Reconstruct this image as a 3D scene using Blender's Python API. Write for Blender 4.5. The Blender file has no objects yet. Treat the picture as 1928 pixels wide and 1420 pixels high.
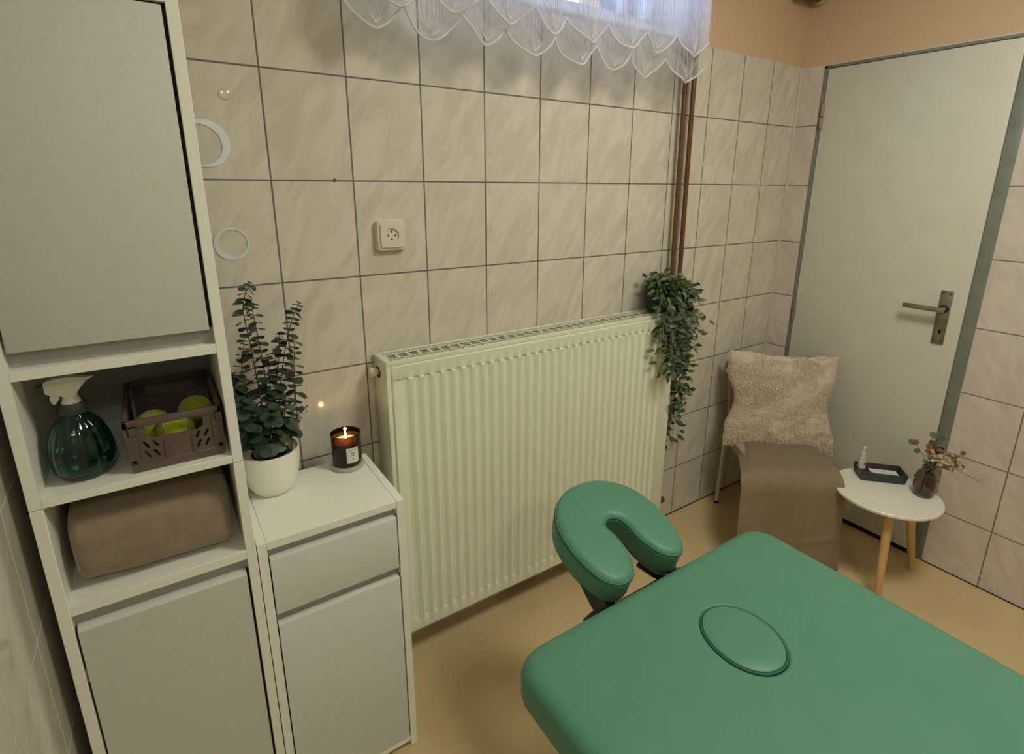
import bpy, bmesh, math, random
from mathutils import Vector, Matrix, noise
random.seed(7)
PI = math.pi
S = bpy.context.scene
COL = S.collection

# ------------------------------------------------------------------ camera
cam_d = bpy.data.cameras.new('camera'); cam = bpy.data.objects.new('camera', cam_d); COL.objects.link(cam)
R_ = Vector((0.82870314, -0.55964413, 0.00703943)); U_ = Vector((0.14334203, 0.22438064, 0.96390165)); F_ = Vector((0.54102141, 0.79777928, -0.26616547))
cam.matrix_world = Matrix(((R_.x, U_.x, -F_.x, -2.46), (R_.y, U_.y, -F_.y, -1.4704), (R_.z, U_.z, -F_.z, 1.4873), (0, 0, 0, 1)))
cam_d.sensor_fit = 'HORIZONTAL'; cam_d.sensor_width = 36.0
cam_d.lens = 1026.3673 / 1928 * 36.0
cam_d.shift_x = -18.4838 / 1928
cam_d.shift_y = -78.3421 / 1928
cam_d.clip_start = 0.02; cam_d.clip_end = 100
S.camera = cam

# ------------------------------------------------------------------ world, lights, exposure
W = bpy.data.worlds.new('world'); S.world = W; W.use_nodes = True
bg = W.node_tree.nodes['Background']; bg.inputs[0].default_value = (0.36, 0.56, 1.0, 1); bg.inputs[1].default_value = 16.0
LAMP = Vector((-1.20, -1.35, 2.50))
ld = bpy.data.lights.new('ceiling_or_fill_light', 'AREA'); ld.shape = 'DISK'; ld.size = 0.55; ld.energy = 20; ld.color = (1.0, 0.985, 0.87)
lo = bpy.data.objects.new('ceiling_or_fill_light', ld); COL.objects.link(lo); lo.location = LAMP + Vector((0, 0, -0.012))
lp = bpy.data.lights.new('upper_wall_fill', 'POINT'); lp.shadow_soft_size = .13; lp.energy = 5.5; lp.color = (1.0, 0.985, 0.87)  # added point light, lifts the upper walls and ceiling
lpo = bpy.data.objects.new('upper_wall_fill', lp); COL.objects.link(lpo); lpo.location = LAMP + Vector((0, 0, -0.16))
FILL_LAMP = Vector((-2.40, -2.75, 2.50))  # fill lamp added out of view to lift the shadows
ld2 = bpy.data.lights.new('ceiling_or_fill_light', 'AREA'); ld2.shape = 'DISK'; ld2.size = 0.30; ld2.energy = 9; ld2.color = (1.0, 0.985, 0.88)
lo2 = bpy.data.objects.new('ceiling_or_fill_light', ld2); COL.objects.link(lo2); lo2.location = FILL_LAMP + Vector((0, 0, -0.012))
pd = bpy.data.lights.new('window_portal', 'AREA'); pd.shape = 'RECTANGLE'; pd.size = 1.13; pd.size_y = .42; pd.cycles.is_portal = True
po_ = bpy.data.objects.new('window_portal', pd); COL.objects.link(po_); po_.location = (-1.3325, .27, 2.21); po_.rotation_euler = (-math.pi / 2, 0, 0)
S.view_settings.view_transform = 'Standard'; S.view_settings.look = 'None'; S.view_settings.gamma = 1.0
S.view_settings.use_curve_mapping = False
S.view_settings.exposure = -0.03

# ------------------------------------------------------------------ materials
def nmat(name):
    m = bpy.data.materials.new(name); m.use_nodes = True
    nt = m.node_tree; b = nt.nodes['Principled BSDF']
    return m, nt, b
def setp(b, **k):
    for a, v in k.items():
        n = {'col': 'Base Color', 'rough': 'Roughness', 'metal': 'Metallic', 'trans': 'Transmission Weight', 'ior': 'IOR', 'spec': 'Specular IOR Level',
             'sheen': 'Sheen Weight', 'alpha': 'Alpha', 'em': 'Emission Color', 'es': 'Emission Strength', 'sss': 'Subsurface Weight', 'coat': 'Coat Weight'}[a]
        if n in b.inputs:
            b.inputs[n].default_value = (*v, 1) if isinstance(v, tuple) else v
def N(nt, t, **k):
    n = nt.nodes.new(t)
    for a, v in k.items(): setattr(n, a, v)
    return n
def noisy(name, c1, c2, scale=8, rough=0.5, bump=0.0, bscale=200, detail=3, stretch=None, **k):
    m, nt, b = nmat(name); setp(b, rough=rough, **k)
    tc = N(nt, 'ShaderNodeTexCoord'); mp = N(nt, 'ShaderNodeMapping'); nz = N(nt, 'ShaderNodeTexNoise'); mx = N(nt, 'ShaderNodeMix', data_type='RGBA')
    nt.links.new(tc.outputs['Object'], mp.inputs[0])
    if stretch: mp.inputs['Scale'].default_value = stretch
    nt.links.new(mp.outputs[0], nz.inputs['Vector']); nz.inputs['Scale'].default_value = scale; nz.inputs['Detail'].default_value = detail
    rp = N(nt, 'ShaderNodeMapRange'); rp.inputs[1].default_value = .35; rp.inputs[2].default_value = .65
    nt.links.new(nz.outputs[0], rp.inputs[0]); nt.links.new(rp.outputs[0], mx.inputs[0])
    mx.inputs[6].default_value = (*c1, 1); mx.inputs[7].default_value = (*c2, 1)
    nt.links.new(mx.outputs[2], b.inputs['Base Color'])
    if bump:
        n2 = N(nt, 'ShaderNodeTexNoise'); n2.inputs['Scale'].default_value = bscale; n2.inputs['Detail'].default_value = 4
        nt.links.new(tc.outputs['Object'], n2.inputs['Vector'])
        bp = N(nt, 'ShaderNodeBump'); bp.inputs['Strength'].default_value = bump; bp.inputs['Distance'].default_value = 0.002
        nt.links.new(n2.outputs[0], bp.inputs['Height']); nt.links.new(bp.outputs[0], b.inputs['Normal'])
    return m
TW, TH, ZB = 0.1991, 0.25, 1.4937
def tile_mat(name, axis, off, grout, tile_a, tile_b, paint_z=None, gw=0.0024, vfrom=None):
    """ceramic wall tiles, 20 x 25 cm, marbled; painted plaster above paint_z"""
    m, nt, b = nmat(name)
    L = nt.links.new
    tc = N(nt, 'ShaderNodeTexCoord'); sp = N(nt, 'ShaderNodeSeparateXYZ'); L(tc.outputs['Object'], sp.inputs[0])
    def math_(op, a, bb=None, c=None):
        n = N(nt, 'ShaderNodeMath', operation=op)
        for i, v in enumerate((a, bb, c)):
            if v is None: continue
            if isinstance(v, (int, float)): n.inputs[i].default_value = v
            else: L(v, n.inputs[i])
        return n.outputs[0]
    H = sp.outputs['X' if axis == 'x' else 'Y']; Z = sp.outputs['Z']
    u = math_('DIVIDE', math_('SUBTRACT', H, off), TW); v = math_('DIVIDE', math_('SUBTRACT', Z, ZB), TH)
    def edge(t, size):
        f = math_('FRACT', t); d = math_('MINIMUM', f, math_('SUBTRACT', 1.0, f)); return math_('MULTIPLY', d, size)
    d = math_('MINIMUM', edge(u, TW), edge(v, TH))
    g = N(nt, 'ShaderNodeMapRange'); L(d, g.inputs[0]); g.inputs[1].default_value = gw * .6; g.inputs[2].default_value = gw * 1.15  # 0 in the joint, 1 on the tile
    cell = N(nt, 'ShaderNodeCombineXYZ'); L(math_('FLOOR', u), cell.inputs[0]); L(math_('FLOOR', v), cell.inputs[1])
    wn = N(nt, 'ShaderNodeTexWhiteNoise'); L(cell.outputs[0], wn.inputs[0])
    # per tile shifted marbling coordinate
    loc = N(nt, 'ShaderNodeCombineXYZ'); L(math_('FRACT', u), loc.inputs[0]); L(math_('MULTIPLY', math_('FRACT', v), 1.25), loc.inputs[1])
    sh = N(nt, 'ShaderNodeVectorMath', operation='MULTIPLY_ADD'); L(wn.outputs['Color'], sh.inputs[0]); sh.inputs[1].default_value = (9, 9, 9); L(loc.outputs[0], sh.inputs[2])
    m0 = N(nt, 'ShaderNodeMapping'); L(sh.outputs[0], m0.inputs[0]); m0.inputs['Rotation'].default_value = (0, 0, -1.05)
    mp = N(nt, 'ShaderNodeMapping'); L(m0.outputs[0], mp.inputs[0]); mp.inputs['Scale'].default_value = (.8, 2.3, 1)
    nz = N(nt, 'ShaderNodeTexNoise'); L(mp.outputs[0], nz.inputs['Vector']); nz.inputs['Scale'].default_value = 1.5; nz.inputs['Detail'].default_value = 5; nz.inputs['Roughness'].default_value = .55; nz.inputs['Distortion'].default_value = 1.1
    rp = N(nt, 'ShaderNodeMapRange'); L(nz.outputs[0], rp.inputs[0]); rp.inputs[1].default_value = .36; rp.inputs[2].default_value = .62
    mx = N(nt, 'ShaderNodeMix', data_type='RGBA'); L(rp.outputs[0], mx.inputs[0]); mx.inputs[6].default_value = (*tile_b, 1); mx.inputs[7].default_value = (*tile_a, 1)
    mg = N(nt, 'ShaderNodeMix', data_type='RGBA'); L(g.outputs[0], mg.inputs[0]); mg.inputs[6].default_value = (*grout, 1); L(mx.outputs[2], mg.inputs[7])
    col = mg.outputs[2]
    rr = N(nt, 'ShaderNodeMapRange'); L(g.outputs[0], rr.inputs[0]); rr.inputs[3].default_value = .8; rr.inputs[4].default_value = .11
    rough = rr.outputs[0]; hgt = math_('ADD', g.outputs[0], math_('MULTIPLY', nz.outputs[0], .5))
    if paint_z is not None:
        gt = math_('GREATER_THAN', Z, paint_z)
        pn = N(nt, 'ShaderNodeTexNoise'); L(tc.outputs['Object'], pn.inputs['Vector']); pn.inputs['Scale'].default_value = 60
        pm = N(nt, 'ShaderNodeMix', data_type='RGBA'); L(pn.outputs[0], pm.inputs[0]); pm.inputs[6].default_value = (.60, .43, .27, 1); pm.inputs[7].default_value = (.64, .465, .295, 1)
        m2 = N(nt, 'ShaderNodeMix', data_type='RGBA'); L(gt, m2.inputs[0]); L(col, m2.inputs[6]); L(pm.outputs[2], m2.inputs[7]); col = m2.outputs[2]
        m3 = N(nt, 'ShaderNodeMix', data_type='FLOAT'); L(gt, m3.inputs[0]); L(rough, m3.inputs[2]); m3.inputs[3].default_value = .8; rough = m3.outputs[0]
        m4 = N(nt, 'ShaderNodeMix', data_type='FLOAT'); L(gt, m4.inputs[0]); L(hgt, m4.inputs[2]); L(pn.outputs[0], m4.inputs[3]); hgt = m4.outputs[0]
    bp = N(nt, 'ShaderNodeBump'); bp.inputs['Strength'].default_value = .35; bp.inputs['Distance'].default_value = .0012; L(hgt, bp.inputs['Height'])
    L(bp.outputs[0], b.inputs['Normal']); L(col, b.inputs['Base Color']); L(rough, b.inputs['Roughness'])
    return m
M = {}
XO = -0.2056
TA, TB = (.665, .62, .52), (.565, .52, .435)
M['tile_back'] = tile_mat('tile_back', 'x', XO, (.15, .12, .10), TA, TB, 1.988)
M['tile_right'] = tile_mat('tile_right', 'y', -.9913, (.19, .15, .12), (.66, .585, .515), (.58, .505, .445), 1.982)
M['tile_left'] = tile_mat('tile_left', 'y', -.4058, (.72, .66, .56), TA, TB, 1.988, gw=.0016)  # pale joints, light catching the grout put into its colour
M['floor'] = noisy('floor_vinyl', (.56, .425, .225), (.62, .475, .255), scale=3, rough=.42, bump=.05, bscale=300)
M['ceil'] = noisy('ceiling_paint', (.70, .62, .50), (.74, .66, .54), scale=30, rough=.9)
M['white_board'] = noisy('white_melamine', (.83, .835, .74), (.85, .855, .76), scale=60, rough=.42)
M['door_face'] = noisy('grey_foil_front', (.57, .595, .525), (.59, .615, .545), scale=80, rough=.48)
M['back_board'] = noisy('cabinet_back_board', (.34, .35, .33), (.37, .38, .355), scale=20, rough=.6)
M['radiator'] = noisy('radiator_enamel', (.71, .73, .56), (.735, .755, .58), scale=15, rough=.42)
M['rad_dark'] = noisy('radiator_inside_shade', (.035, .03, .024), (.05, .042, .034), scale=15, rough=.7)  # near-black so the grille slots read dark, shade put into the colour
M['green'] = noisy('green_vinyl', (.080, .232, .150), (.086, .242, .158), scale=14, rough=.42, bump=.12, bscale=900, spec=.35)
M['green_dark'] = noisy('green_groove_seam', (.02, .12, .085), (.025, .13, .09), scale=14, rough=.4)
M['green_thread'] = noisy('green_thread', (.16, .40, .27), (.18, .42, .29), scale=14, rough=.6)
M['black'] = noisy('black_plastic', (.006, .006, .007), (.012, .012, .013), scale=40, rough=.4)
M['wood'] = noisy('pale_oak', (.50, .30, .12), (.62, .40, .18), scale=14, rough=.5, stretch=(1, 1, .12), detail=6)
M['wood_dark'] = noisy('beech_frame', (.42, .23, .09), (.5, .29, .12), scale=14, rough=.5, stretch=(.1, 1, 1))
M['door'] = noisy('door_paint', (.60, .58, .495), (.625, .605, .52), scale=10, rough=.4, bump=.04, bscale=120)
M['frame'] = noisy('door_frame_paint', (.165, .185, .15), (.20, .22, .175), scale=18, rough=.45)
M['steel'] = noisy('worn_nickel', (.25, .22, .165), (.36, .32, .25), scale=30, rough=.38, metal=.85)
M['chrome'] = noisy('chrome', (.7, .68, .62), (.75, .73, .66), scale=30, rough=.2, metal=1.0)
M['dark'] = noisy('dark_gap_fill', (.01, .01, .01), (.012, .012, .011), scale=5, rough=.9)
M['pipe'] = noisy('brown_pipe_paint', (.105, .045, .019), (.13, .056, .024), scale=25, rough=.32)
M['plastic_white'] = noisy('ivory_plastic', (.66, .625, .50), (.68, .645, .52), scale=25, rough=.3)
M['white'] = noisy('white_satin', (.74, .72, .62), (.76, .74, .64), scale=25, rough=.35)
M['pot'] = noisy('white_pot', (.86, .84, .74), (.88, .86, .76), scale=25, rough=.4)
M['soil'] = noisy('dark_soil', (.012, .012, .008), (.03, .025, .015), scale=90, rough=.95)
M['mirror'] = noisy('silver_sticker', (.72, .78, .80), (.76, .82, .84), scale=12, rough=.22, metal=.35)
M['euc'] = noisy('eucalyptus_leaf', (.022, .040, .024), (.058, .082, .046), scale=26, rough=.5)
M['euc_light'] = noisy('eucalyptus_young_leaf', (.09, .11, .035), (.13, .14, .05), scale=26, rough=.5)
M['euc_stem'] = noisy('eucalyptus_stem', (.015, .022, .013), (.03, .035, .02), scale=26, rough=.6)
M['ivy'] = noisy('ivy_leaf', (.012, .036, .010), (.085, .125, .040), scale=60, rough=.42)
M['ivy_mid'] = noisy('ivy_mid_leaf', (.025, .055, .018), (.10, .13, .05), scale=75, rough=.45)
M['ivy_dark'] = noisy('ivy_dark_leaf', (.006, .020, .010), (.03, .055, .02), scale=60, rough=.45)
M['ivy_light'] = noisy('ivy_pale_leaf', (.055, .085, .025), (.14, .16, .07), scale=70, rough=.45)
M['ivy_stem'] = noisy('ivy_stem', (.02, .035, .015), (.03, .05, .02), scale=26, rough=.6)
M['blackpot'] = noisy('black_pot', (.012, .014, .013), (.018, .02, .018), scale=30, rough=.45)
M['throw'] = noisy('brown_fleece', (.43, .33, .215), (.47, .365, .24), scale=40, rough=.95, bump=.5, bscale=700, sheen=.3)
M['towel'] = noisy('taupe_fleece', (.25, .19, .125), (.29, .225, .15), scale=40, rough=.95, bump=.5, bscale=700, sheen=.3)
M['chair_fabric'] = noisy('chair_fabric', (.38, .29, .21), (.42, .32, .235), scale=40, rough=.9, bump=.3, bscale=500)
M['chair_metal'] = noisy('chair_metal', (.56, .47, .36), (.60, .51, .40), scale=40, rough=.35)
M['fur'] = noisy('cream_plush', (.60, .50, .365), (.64, .54, .40), scale=12, rough=1.0, bump=1.0, bscale=420, sheen=.6, detail=6)
M['crate'] = noisy('brown_crate_plastic', (.105, .075, .06), (.125, .09, .07), scale=30, rough=.5)
M['ball'] = noisy('yellow_felt', (.36, .42, .015), (.42, .48, .025), scale=120, rough=.95, bump=.6, bscale=900, sheen=.4)
M['seam'] = noisy('ball_seam', (.48, .54, .16), (.52, .58, .2), scale=60, rough=.8)
M['coaster'] = noisy('grey_coaster', (.42, .40, .34), (.46, .44, .38), scale=60, rough=.8)
M['wax'] = noisy('candle_wax', (.85, .62, .42), (.88, .66, .46), scale=10, rough=.5, sss=.3)
M['paper'] = noisy('paper_label', (.66, .64, .56), (.70, .68, .6), scale=10, rough=.7)
M['ink'] = noisy('ink', (.05, .05, .045), (.08, .08, .07), scale=10, rough=.8)
M['red'] = noisy('red_print', (.45, .03, .03), (.5, .05, .05), scale=10, rough=.7)
M['tray'] = noisy('dark_leather', (.022, .025, .03), (.045, .05, .055), scale=50, rough=.45, bump=.4, bscale=300)
M['petal'] = noisy('dried_petal', (.40, .29, .18), (.56, .43, .28), scale=60, rough=.85)
M['petal2'] = noisy('dried_petal_rust', (.20, .085, .045), (.3, .14, .08), scale=60, rough=.85)
M['stem_brown'] = noisy('dried_stem', (.13, .06, .03), (.18, .09, .05), scale=60, rough=.8)
M['euc_grey'] = noisy('dried_eucalyptus', (.085, .09, .06), (.13, .13, .085), scale=50, rough=.7)
M['winframe'] = noisy('window_paint', (.75, .73, .68), (.78, .76, .7), scale=10, rough=.4)
M['facade'] = noisy('orange_facade', (.20, .085, .035), (.26, .12, .055), scale=2, rough=.9)
def glass(name, col, rough=.02, ior=1.45):
    m, nt, b = nmat(name); setp(b, col=col, trans=1.0, rough=rough, ior=ior); return m
M['green_glass'] = glass('green_glass', (.26, .52, .46))
M['amber'] = glass('amber_glass', (.05, .014, .005))
M['smoke_glass'] = glass('smoke_brown_glass', (.50, .40, .36))
M['clear'] = noisy('clouded_plastic', (.66, .66, .61), (.72, .72, .67), rough=.15, trans=.45)
m, nt, b = nmat('window_glass'); nt.nodes.remove(b); t_ = N(nt, 'ShaderNodeBsdfTransparent'); g_ = N(nt, 'ShaderNodeBsdfGlossy'); g_.inputs['Roughness'].default_value = .02
fr = N(nt, 'ShaderNodeFresnel'); fr.inputs[0].default_value = 1.45; x_ = N(nt, 'ShaderNodeMixShader'); nt.links.new(fr.outputs[0], x_.inputs[0]); nt.links.new(t_.outputs[0], x_.inputs[1]); nt.links.new(g_.outputs[0], x_.inputs[2]); nt.links.new(x_.outputs[0], nt.nodes['Material Output'].inputs[0]); M['pane'] = m
m, nt, b = nmat('lamp_diffuser'); setp(b, col=(.9, .88, .8), em=(1, .88, .64), es=4.0); M['lampglass'] = m
m, nt, b = nmat('candle_flame'); setp(b, col=(1, .6, .2), em=(1, .62, .20), es=55.0); M['flame'] = m
# lace: thin translucent net with woven density variation
m, nt, b = nmat('white_lace'); nt.nodes.remove(b); out = nt.nodes['Material Output']
df = N(nt, 'ShaderNodeBsdfDiffuse'); df.inputs[0].default_value = (.80, .78, .80, 1)
tl = N(nt, 'ShaderNodeBsdfTranslucent'); tl.inputs[0].default_value = (.80, .80, .86, 1)
ms = N(nt, 'ShaderNodeMixShader'); ms.inputs[0].default_value = .5; nt.links.new(df.outputs[0], ms.inputs[1]); nt.links.new(tl.outputs[0], ms.inputs[2])
tr = N(nt, 'ShaderNodeBsdfTransparent'); m2 = N(nt, 'ShaderNodeMixShader')
tc = N(nt, 'ShaderNodeTexCoord'); nz = N(nt, 'ShaderNodeTexNoise'); nt.links.new(tc.outputs['Object'], nz.inputs['Vector']); nz.inputs['Scale'].default_value = 40
rp = N(nt, 'ShaderNodeMapRange'); rp.inputs[3].default_value = .27; rp.inputs[4].default_value = .46; nt.links.new(nz.outputs[0], rp.inputs[0])
nt.links.new(rp.outputs[0], m2.inputs[0]); nt.links.new(tr.outputs[0], m2.inputs[1]); nt.links.new(ms.outputs[0], m2.inputs[2]); nt.links.new(m2.outputs[0], out.inputs[0]); M['lace'] = m
m, nt, b = nmat('lace_border'); nt.nodes.remove(b); out = nt.nodes['Material Output']
df = N(nt, 'ShaderNodeBsdfDiffuse'); df.inputs[0].default_value = (.86, .84, .84, 1)
tl = N(nt, 'ShaderNodeBsdfTranslucent'); tl.inputs[0].default_value = (.85, .85, .9, 1)
ms = N(nt, 'ShaderNodeMixShader'); ms.inputs[0].default_value = .4; nt.links.new(df.outputs[0], ms.inputs[1]); nt.links.new(tl.outputs[0], ms.inputs[2]); nt.links.new(ms.outputs[0], out.inputs[0]); M['lace_border'] = m

M['lace_thread_backlit'] = noisy('lace_thread_backlit', (.62, .60, .62), (.70, .68, .70), scale=60, rough=.8)  # grey for white threads, their darkening against the window put in

# ------------------------------------------------------------------ mesh helpers
class MB:
    def __init__(s): s.bm = bmesh.new()
    def _new(s, verts, mat, smooth):
        if mat is not None: bmesh.ops.transform(s.bm, matrix=mat, verts=verts)
    def box(s, a, b, bevel=0, seg=2, mat=None):
        a = Vector(a); b = Vector(b)
        r = bmesh.ops.create_cube(s.bm, size=1); vs = r['verts']
        c = (a + b) / 2; d = b - a
        for v in vs: v.co = Vector((v.co.x * d.x, v.co.y * d.y, v.co.z * d.z)) + c
        if bevel:
            es = list({e for v in vs for e in v.link_edges})
            r2 = bmesh.ops.bevel(s.bm, geom=es, offset=bevel, segments=seg, affect='EDGES', profile=.5)
            vs = list({v for f in r2['faces'] for v in f.verts} | {v for v in vs if v.is_valid})
        if mat is not None: bmesh.ops.transform(s.bm, matrix=mat, verts=[v for v in vs if v.is_valid])
        return s
    def loft(s, rings, cap0=True, cap1=True, closed=True):
        L = [[s.bm.verts.new(p) for p in r] for r in rings]
        n = len(L[0])
        for i in range(len(L) - 1):
            for j in range(n if closed else n - 1):
                k = (j + 1) % n
                s.bm.faces.new((L[i][j], L[i][k], L[i + 1][k], L[i + 1][j]))
        if cap0: s.bm.faces.new(list(reversed(L[0])))
        if cap1: s.bm.faces.new(L[-1])
        return L
    def lathe(s, prof, c=(0, 0, 0), n=40, cap0=True, cap1=True):
        c = Vector(c)
        s.loft([[c + Vector((r * math.cos(2 * PI * j / n), r * math.sin(2 * PI * j / n), z)) for j in range(n)] for r, z in prof], cap0, cap1)
        return s
    def tube(s, pts, r, n=8, cap=True, flat=None):
        pts = [Vector(p) for p in pts]; rr = r if isinstance(r, (list, tuple)) else [r] * len(pts)
        rings = []; prev = None
        for i, p in enumerate(pts):
            t = (pts[min(i + 1, len(pts) - 1)] - pts[max(i - 1, 0)]).normalized()
            if prev is None:
                a = Vector((0, 0, 1)) if abs(t.z) < .9 else Vector((1, 0, 0)); u = t.cross(a).normalized()
            else: u = (prev - t * prev.dot(t)).normalized()
            prev = u; w = t.cross(u)
            rings.append([p + (u * math.cos(2 * PI * j / n) + w * math.sin(2 * PI * j / n)) * rr[i] for j in range(n)])
        s.loft(rings, cap, cap); return s
    def prism(s, poly, ax, a, b):
        """poly of 2D points extruded along axis ax ('x','y','z') from a to b"""
        def P(u, v, w): return {'x': (w, u, v), 'y': (u, w, v), 'z': (u, v, w)}[ax]
        s.loft([[P(u, v, a) for u, v in poly], [P(u, v, b) for u, v in poly]]); return s
    def sphere(s, c, r, u=24, v=14, sc=(1, 1, 1)):
        k = bmesh.ops.create_uvsphere(s.bm, u_segments=u, v_segments=v, radius=r)
        for w in k['verts']: w.co = Vector((w.co.x * sc[0], w.co.y * sc[1], w.co.z * sc[2])) + Vector(c)
        return s
    def face(s, pts):
        s.bm.faces.new([s.bm.verts.new(p) for p in pts]); return s
    def xf(s, m):
        bmesh.ops.transform(s.bm, matrix=m, verts=s.bm.verts); return s
def rootloc(o):
    v = Vector((0, 0, 0))
    while o is not None: v += o.location; o = o.parent
    return v
def part(name, mb, mat, parent=None, smooth=True, angle=40):
    """one mesh object; coordinates of mb are world coordinates"""
    bmesh.ops.recalc_face_normals(mb.bm, faces=mb.bm.faces)
    me = bpy.data.meshes.new(name)
    off = rootloc(parent)
    if off.length: bmesh.ops.translate(mb.bm, vec=-off, verts=mb.bm.verts)
    mb.bm.to_mesh(me); mb.bm.free()
    me.materials.append(M[mat] if isinstance(mat, str) else mat)
    if smooth:
        for p in me.polygons: p.use_smooth = True
        try: me.set_sharp_from_angle(angle=math.radians(angle))
        except Exception: pass
    o = bpy.data.objects.new(name, me); COL.objects.link(o)
    if parent is not None: o.parent = parent
    return o
def tag(o, label, cat, group=None, kind=None):
    o['label'] = label; o['category'] = cat
    if group: o['group'] = group
    if kind: o['kind'] = kind
    return o
def thing(name, label, cat, loc, group=None):
    o = bpy.data.objects.new(name, None); o.empty_display_size = .05; COL.objects.link(o); o.location = loc
    return tag(o, label, cat, group)
def single(name, mb, mat, label, cat, loc, group=None, **k):
    """a top-level thing made of one mesh, with its origin at loc"""
    loc = Vector(loc); bmesh.ops.translate(mb.bm, vec=-loc, verts=mb.bm.verts)
    o = part(name, mb, mat, **k); o.location = loc
    return tag(o, label, cat, group)
def struct(name, mb, mat, parent=None, **k):
    o = part(name, mb, mat, parent, **k)
    if parent is None: o['kind'] = 'structure'
    return o
def cut(o, cutter_mb):
    """boolean difference, baked into the mesh"""
    off = rootloc(o)
    if off.length: bmesh.ops.translate(cutter_mb.bm, vec=-off, verts=cutter_mb.bm.verts)
    bmesh.ops.recalc_face_normals(cutter_mb.bm, faces=cutter_mb.bm.faces)
    me = bpy.data.meshes.new('tmp'); cutter_mb.bm.to_mesh(me); cutter_mb.bm.free()
    c = bpy.data.objects.new('tmp', me); COL.objects.link(c); c.location = off
    md = o.modifiers.new('b', 'BOOLEAN'); md.operation = 'DIFFERENCE'; md.object = c; md.solver = 'EXACT'
    bpy.context.view_layer.update()
    dg = bpy.context.evaluated_depsgraph_get(); nm = bpy.data.meshes.new_from_object(o.evaluated_get(dg))
    o.modifiers.clear(); o.data = nm; bpy.data.objects.remove(c); bpy.data.meshes.remove(me)
    return o
def rrect(x0, x1, y0, y1, r, n=6):
    P = []
    for cx, cy, a0 in ((x1 - r, y1 - r, 0), (x0 + r, y1 - r, 90), (x0 + r, y0 + r, 180), (x1 - r, y0 + r, 270)):
        for i in range(n + 1):
            a = math.radians(a0 + 90 * i / n); P.append((cx + r * math.cos(a), cy + r * math.sin(a)))
    return P

# ------------------------------------------------------------------ the room
XL, YF, ZC = -2.712, -3.3, 2.55
WX0, WX1, WZ0, WZ1 = -1.90, -.765, 2.005, 2.42      # window opening
mb = MB(); mb.box((XL - .1, YF - .1, -.1), (.1, .1, 0)); struct('floor', mb, 'floor')
mb = MB(); mb.box((XL - .1, YF - .1, ZC), (.1, .3, ZC + .1)); struct('ceiling', mb, 'ceil')
mb = MB()
mb.box((XL - .1, 0, 0), (WX0, .28, ZC)); mb.box((WX1, 0, 0), (.1, .28, ZC)); mb.box((WX0, 0, 0), (WX1, .28, WZ0)); mb.box((WX0, 0, WZ1), (WX1, .28, ZC))
struct('wall_back', mb, 'tile_back')
DY0, DY1, DZ = -.803, -.103, 1.977
mb = MB()
mb.box((0, DY1, 0), (.1, 0, ZC)); mb.box((0, YF, 0), (.1, DY0, ZC)); mb.box((0, DY0, DZ), (.1, DY1, ZC))
struct('wall_right', mb, 'tile_right')
mb = MB(); mb.box((XL - .1, YF, 0), (XL, 0, ZC)); struct('wall_left', mb, 'tile_left')
mb = MB(); mb.box((XL - .1, YF - .1, 0), (.1, YF, ZC)); struct('wall_front', mb, 'tile_back')
mb = MB()   # pale corner joint between the two tiled walls
mb.prism([(-.007, 0), (0, -.007), (0, 0)], 'z', 0, 1.985)
struct('trim_1', mb, noisy('corner_joint', (.50, .44, .36), (.54, .48, .39), scale=20, rough=.5))
mb = MB(); mb.box((-.80, -.0025, 0), (-.006, 0, .004)); mb.box((-.0025, -1.6, 0), (0, DY0, .004)); struct('trim_2', mb, 'dark')

# door and its steel frame
dr = bpy.data.objects.new('door_1', None); COL.objects.link(dr); dr.location = (0, -.45, 0); dr['kind'] = 'structure'
mb = MB()
mb.box((-.004, DY0, 0), (.08, -.763, DZ), .002); mb.box((-.004, -.120, 0), (.08, DY1, DZ), .002); mb.box((-.004, DY0, 1.966), (.08, DY1, DZ), .002)
part('door_frame', mb, 'frame', dr)
mb = MB(); mb.box((-.006, -.7605, .022), (.034, -.1225, 1.9635), .0025); leaf = part('door_leaf', mb, 'door', dr)
mb = MB(); mb.box((.036, -.763, 0), (.06, -.12, 1.966)); part('door_stop', mb, 'dark', dr)
for hz in (1.775, .93):
    mb = MB(); mb.tube([(-.010, -.1215, hz - .045), (-.010, -.1215, hz - .002)], .0065, 12); mb.tube([(-.010, -.1215, hz + .002), (-.010, -.1215, hz + .045)], .0065, 12)
    mb.sphere((-.010, -.1215, hz + .047), .006, 10, 6)
    part('hinge', mb, noisy('hinge_metal', (.28, .20, .17), (.34, .25, .2), rough=.4, metal=.5), dr)
mb = MB(); mb.box((-.0105, -.7175, .909), (-.006, -.6775, 1.116), .0012)
hp = part('handle_plate', mb, 'steel', dr)
mb = MB(); mb.box((-.02, -.7035, .948), (0, -.6945, .968)); 
cut(hp, mb)
mb = MB(); mb.box((-.0085, -.706, .944), (-.0068, -.692, .972)); part('keyhole', mb, 'dark', dr)
for sy, sz in ((-.710, 1.105), (-.686, 1.105), (-.710, .920), (-.686, .920)):
    mb = MB(); mb.tube([(-.0118, sy, sz), (-.0100, sy, sz)], .0042, 12); part('screw', mb, noisy('screw_metal', (.12, .11, .09), (.16, .14, .11), rough=.4, metal=.7), dr)
mb = MB(); mb.tube([(-.0105, -.6985, 1.047), (-.016, -.6985, 1.047)], .0150, 20); part('rose', mb, 'black', dr)
mb = MB(); mb.tube([(-.016, -.6985, 1.047), (-.048, -.6985, 1.047)], .0095, 14)
mb.box((-.058, -.712, 1.038), (-.044, -.575, 1.056), .003); part('lever', mb, 'steel', dr)
mb = MB(); mb.box((-.001, -.763, .0), (.05, -.12, .012)); part('under_door_shade', mb, 'dark', dr)  # near-black strip painting the shade of the gap under the leaf

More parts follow.
